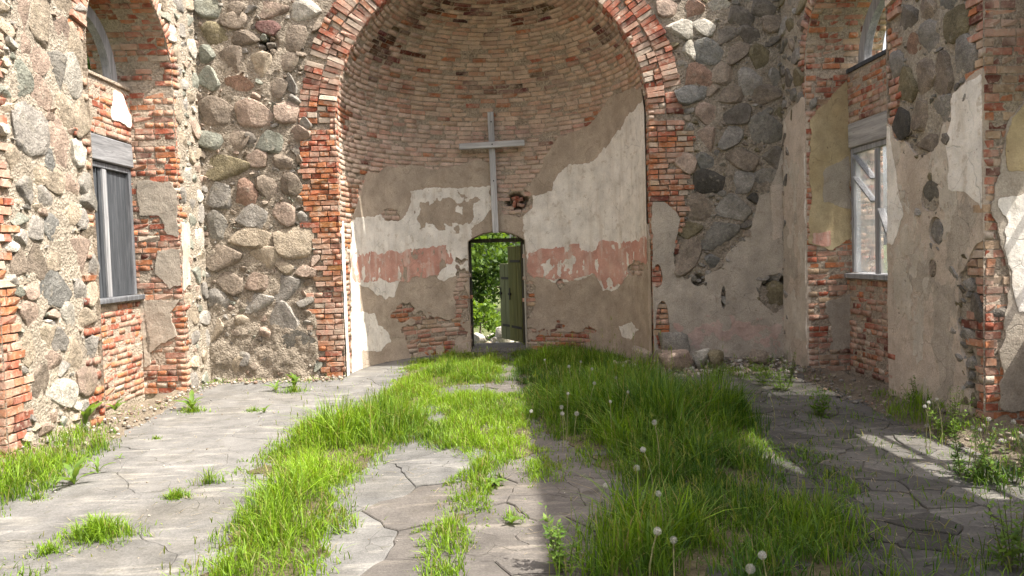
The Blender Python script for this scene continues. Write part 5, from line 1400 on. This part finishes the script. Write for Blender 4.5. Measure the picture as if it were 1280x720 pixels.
for px, py, z, r in ((711,458,.42,.028),(702,509,.36,.03),(703,517,.33,.027),(721,517,.33,.032),(818,528,.46,.03),(804,562,.42,.03),(796,585,.38,.03),(757,607,.2,.028),(743,479,.42,.027),
    (710,492,.4,.024),(823,617,.34,.026),(842,675,.38,.026),(740,461,.42,.025),(681,450,.4,.024),(785,490,.42,.022),(763,502,.42,.022),(664,514,.34,.024),(997,587,.28,.026),(962,494,.34,.026),(770,472,.4,.024),(726,452,.4,.022)):
    dandelion(px, py, z, r, 'small round dandelion seed head standing in the shaded tall grass', GA)
for px, py, z, r in ((822,664,.4,.030),(953,694,.38,.029),(938,711,.34,.032)):
    dandelion(px, py, z, r, 'large fluffy dandelion seed head at the near end of the tall grass', 'large dandelion clocks at the near end of the grass')
for px, py, z, r in ((1204,485,.42,.034),(1156,508,.36,.024),(1161,503,.38,.024),(1171,499,.4,.022),(1236,524,.4,.026),(1267,527,.42,.026),(1216,534,.38,.02),(1225,537,.36,.02),(1278,545,.4,.024)):
    dandelion(px, py, z, r, 'dandelion seed head among weeds at the foot of the shaded nave wall', GB)

# ------------------------------------------------------------------ outside: shrubs beyond the doorway, trees, stones
def crown_mesh(cs, n, ls, seed, bright):
    r = np.random.RandomState(seed); V = []; C = []
    cl = []
    for c, rad in cs:
        for _ in range(max(6, int(16 * rad))):
            d = r.normal(0, 1, 3); d /= np.linalg.norm(d); cl.append((np.array(c) + d * np.array(rad) * r.uniform(.35, 1.0), np.array(rad) * r.uniform(.22, .42), r.uniform(-.2, .2)))
    per = n // len(cl); P, B = [], []
    for c, rad, bb in cl:
        P.append(c + r.normal(0, .55, (per, 3)) * rad); B.append(np.full(per, bb))
    P = np.concatenate(P); B = np.concatenate(B); m = len(P)
    d = r.normal(0, 1, (m, 3)); d[:, 2] -= .3; d /= np.linalg.norm(d, axis=1)[:, None]
    s_ = np.cross(d, r.normal(0, 1, (m, 3))); s_ /= np.linalg.norm(s_, axis=1)[:, None]; L = (ls * r.uniform(.6, 1.4, m))[:, None]
    V = np.stack([P, P + d * L * .5 + s_ * L * .32, P + d * L, P + d * L * .5 - s_ * L * .32], 1).reshape(-1, 3)
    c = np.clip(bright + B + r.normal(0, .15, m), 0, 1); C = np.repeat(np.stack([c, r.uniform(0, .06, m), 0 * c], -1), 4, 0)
    return mesh_np('foliage', V, quads=np.arange(4 * m).reshape(-1, 4), col=C)
def trunk_mesh(base, top, r0, limbs):
    V, Q = [], []
    def tube(a, b_, ra, rb, n=7):
        a, b_ = np.array(a, float), np.array(b_, float); d = b_ - a; d /= np.linalg.norm(d); u = np.cross(d, [.3, .9, .1]); u /= np.linalg.norm(u); w = np.cross(d, u); k = len(V)
        for P, rr in ((a, ra), ((a + b_) / 2 + u * ra * .5, (ra + rb) / 2), (b_, rb)):
            for i in range(n): V.append(P + rr * (u * math.cos(6.283 * i / n) + w * math.sin(6.283 * i / n)))
        for j in (0, 1):
            for i in range(n): Q.append((k + j * n + i, k + j * n + (i + 1) % n, k + j * n + n + (i + 1) % n, k + j * n + n + i))
    tube(base, top, r0, r0 * .55)
    for l in limbs: tube(top, l, r0 * .5, r0 * .12)
    return mesh_np('trunk', V, faces=Q, smooth=True)
def plant(name, loc, cs, n, ls, label, cat, seed, bright, r0=.03, group=None):
    th = thing(name, loc, label, cat, group); b0 = Vector(loc); top = np.array(cs[0][0]) - np.array([0, 0, np.mean(cs[0][1]) * .4])
    obj('trunk', trunk_mesh((b0.x, b0.y, b0.z - .1), top, r0, [c for c, _ in cs[1:]] + [np.array(cs[0][0]) + np.array([.2, .1, .3])]), BARK, th)
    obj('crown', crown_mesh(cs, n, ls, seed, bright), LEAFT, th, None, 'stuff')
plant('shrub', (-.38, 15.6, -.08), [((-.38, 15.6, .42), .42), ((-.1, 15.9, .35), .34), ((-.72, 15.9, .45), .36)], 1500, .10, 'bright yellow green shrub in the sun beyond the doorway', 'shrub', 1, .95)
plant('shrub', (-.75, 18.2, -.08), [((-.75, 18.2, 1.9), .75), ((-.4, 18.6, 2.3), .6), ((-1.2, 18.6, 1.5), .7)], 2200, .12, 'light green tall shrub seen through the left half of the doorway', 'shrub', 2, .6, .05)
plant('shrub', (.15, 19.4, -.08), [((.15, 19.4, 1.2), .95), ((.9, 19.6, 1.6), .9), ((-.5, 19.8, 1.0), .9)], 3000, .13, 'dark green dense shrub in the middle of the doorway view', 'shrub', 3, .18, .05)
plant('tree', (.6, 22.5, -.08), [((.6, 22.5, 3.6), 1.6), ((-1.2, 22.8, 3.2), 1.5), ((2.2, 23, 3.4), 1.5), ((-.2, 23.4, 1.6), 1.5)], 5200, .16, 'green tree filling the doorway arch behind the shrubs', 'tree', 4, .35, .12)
plant('tree', (-7.9, 14.2, -.08), [((-7.9, 14.2, 5.6), 1.2), ((-7.2, 13.6, 6.1), 1.0), ((-8.6, 14.8, 5.9), 1.1)], 3000, .16, 'dark green tree glimpsed through the arched opening above the boarded window', 'tree', 5, .25, .13)
for px, py, w, h, c, lb in ((630, 416, 22, 22, 'w', 'large pale boulder in the sun beyond the doorway'), (624, 430, 16, 10, 'w', 'low pale stone in front of the large pale boulder outside'), (600, 428, 16, 12, 'w', 'pale rounded stone under the bright shrub outside')):
    loose(px, py, w, h, c, lb, y=15.0)
crumbs('rubble', lambda: ((rng.uniform(-1.2, 1.0), rng.uniform(14.4, 16.5)), -.07), 260, .02, .10, 'wtgw', 'pale stones and grit on the ground outside the doorway')
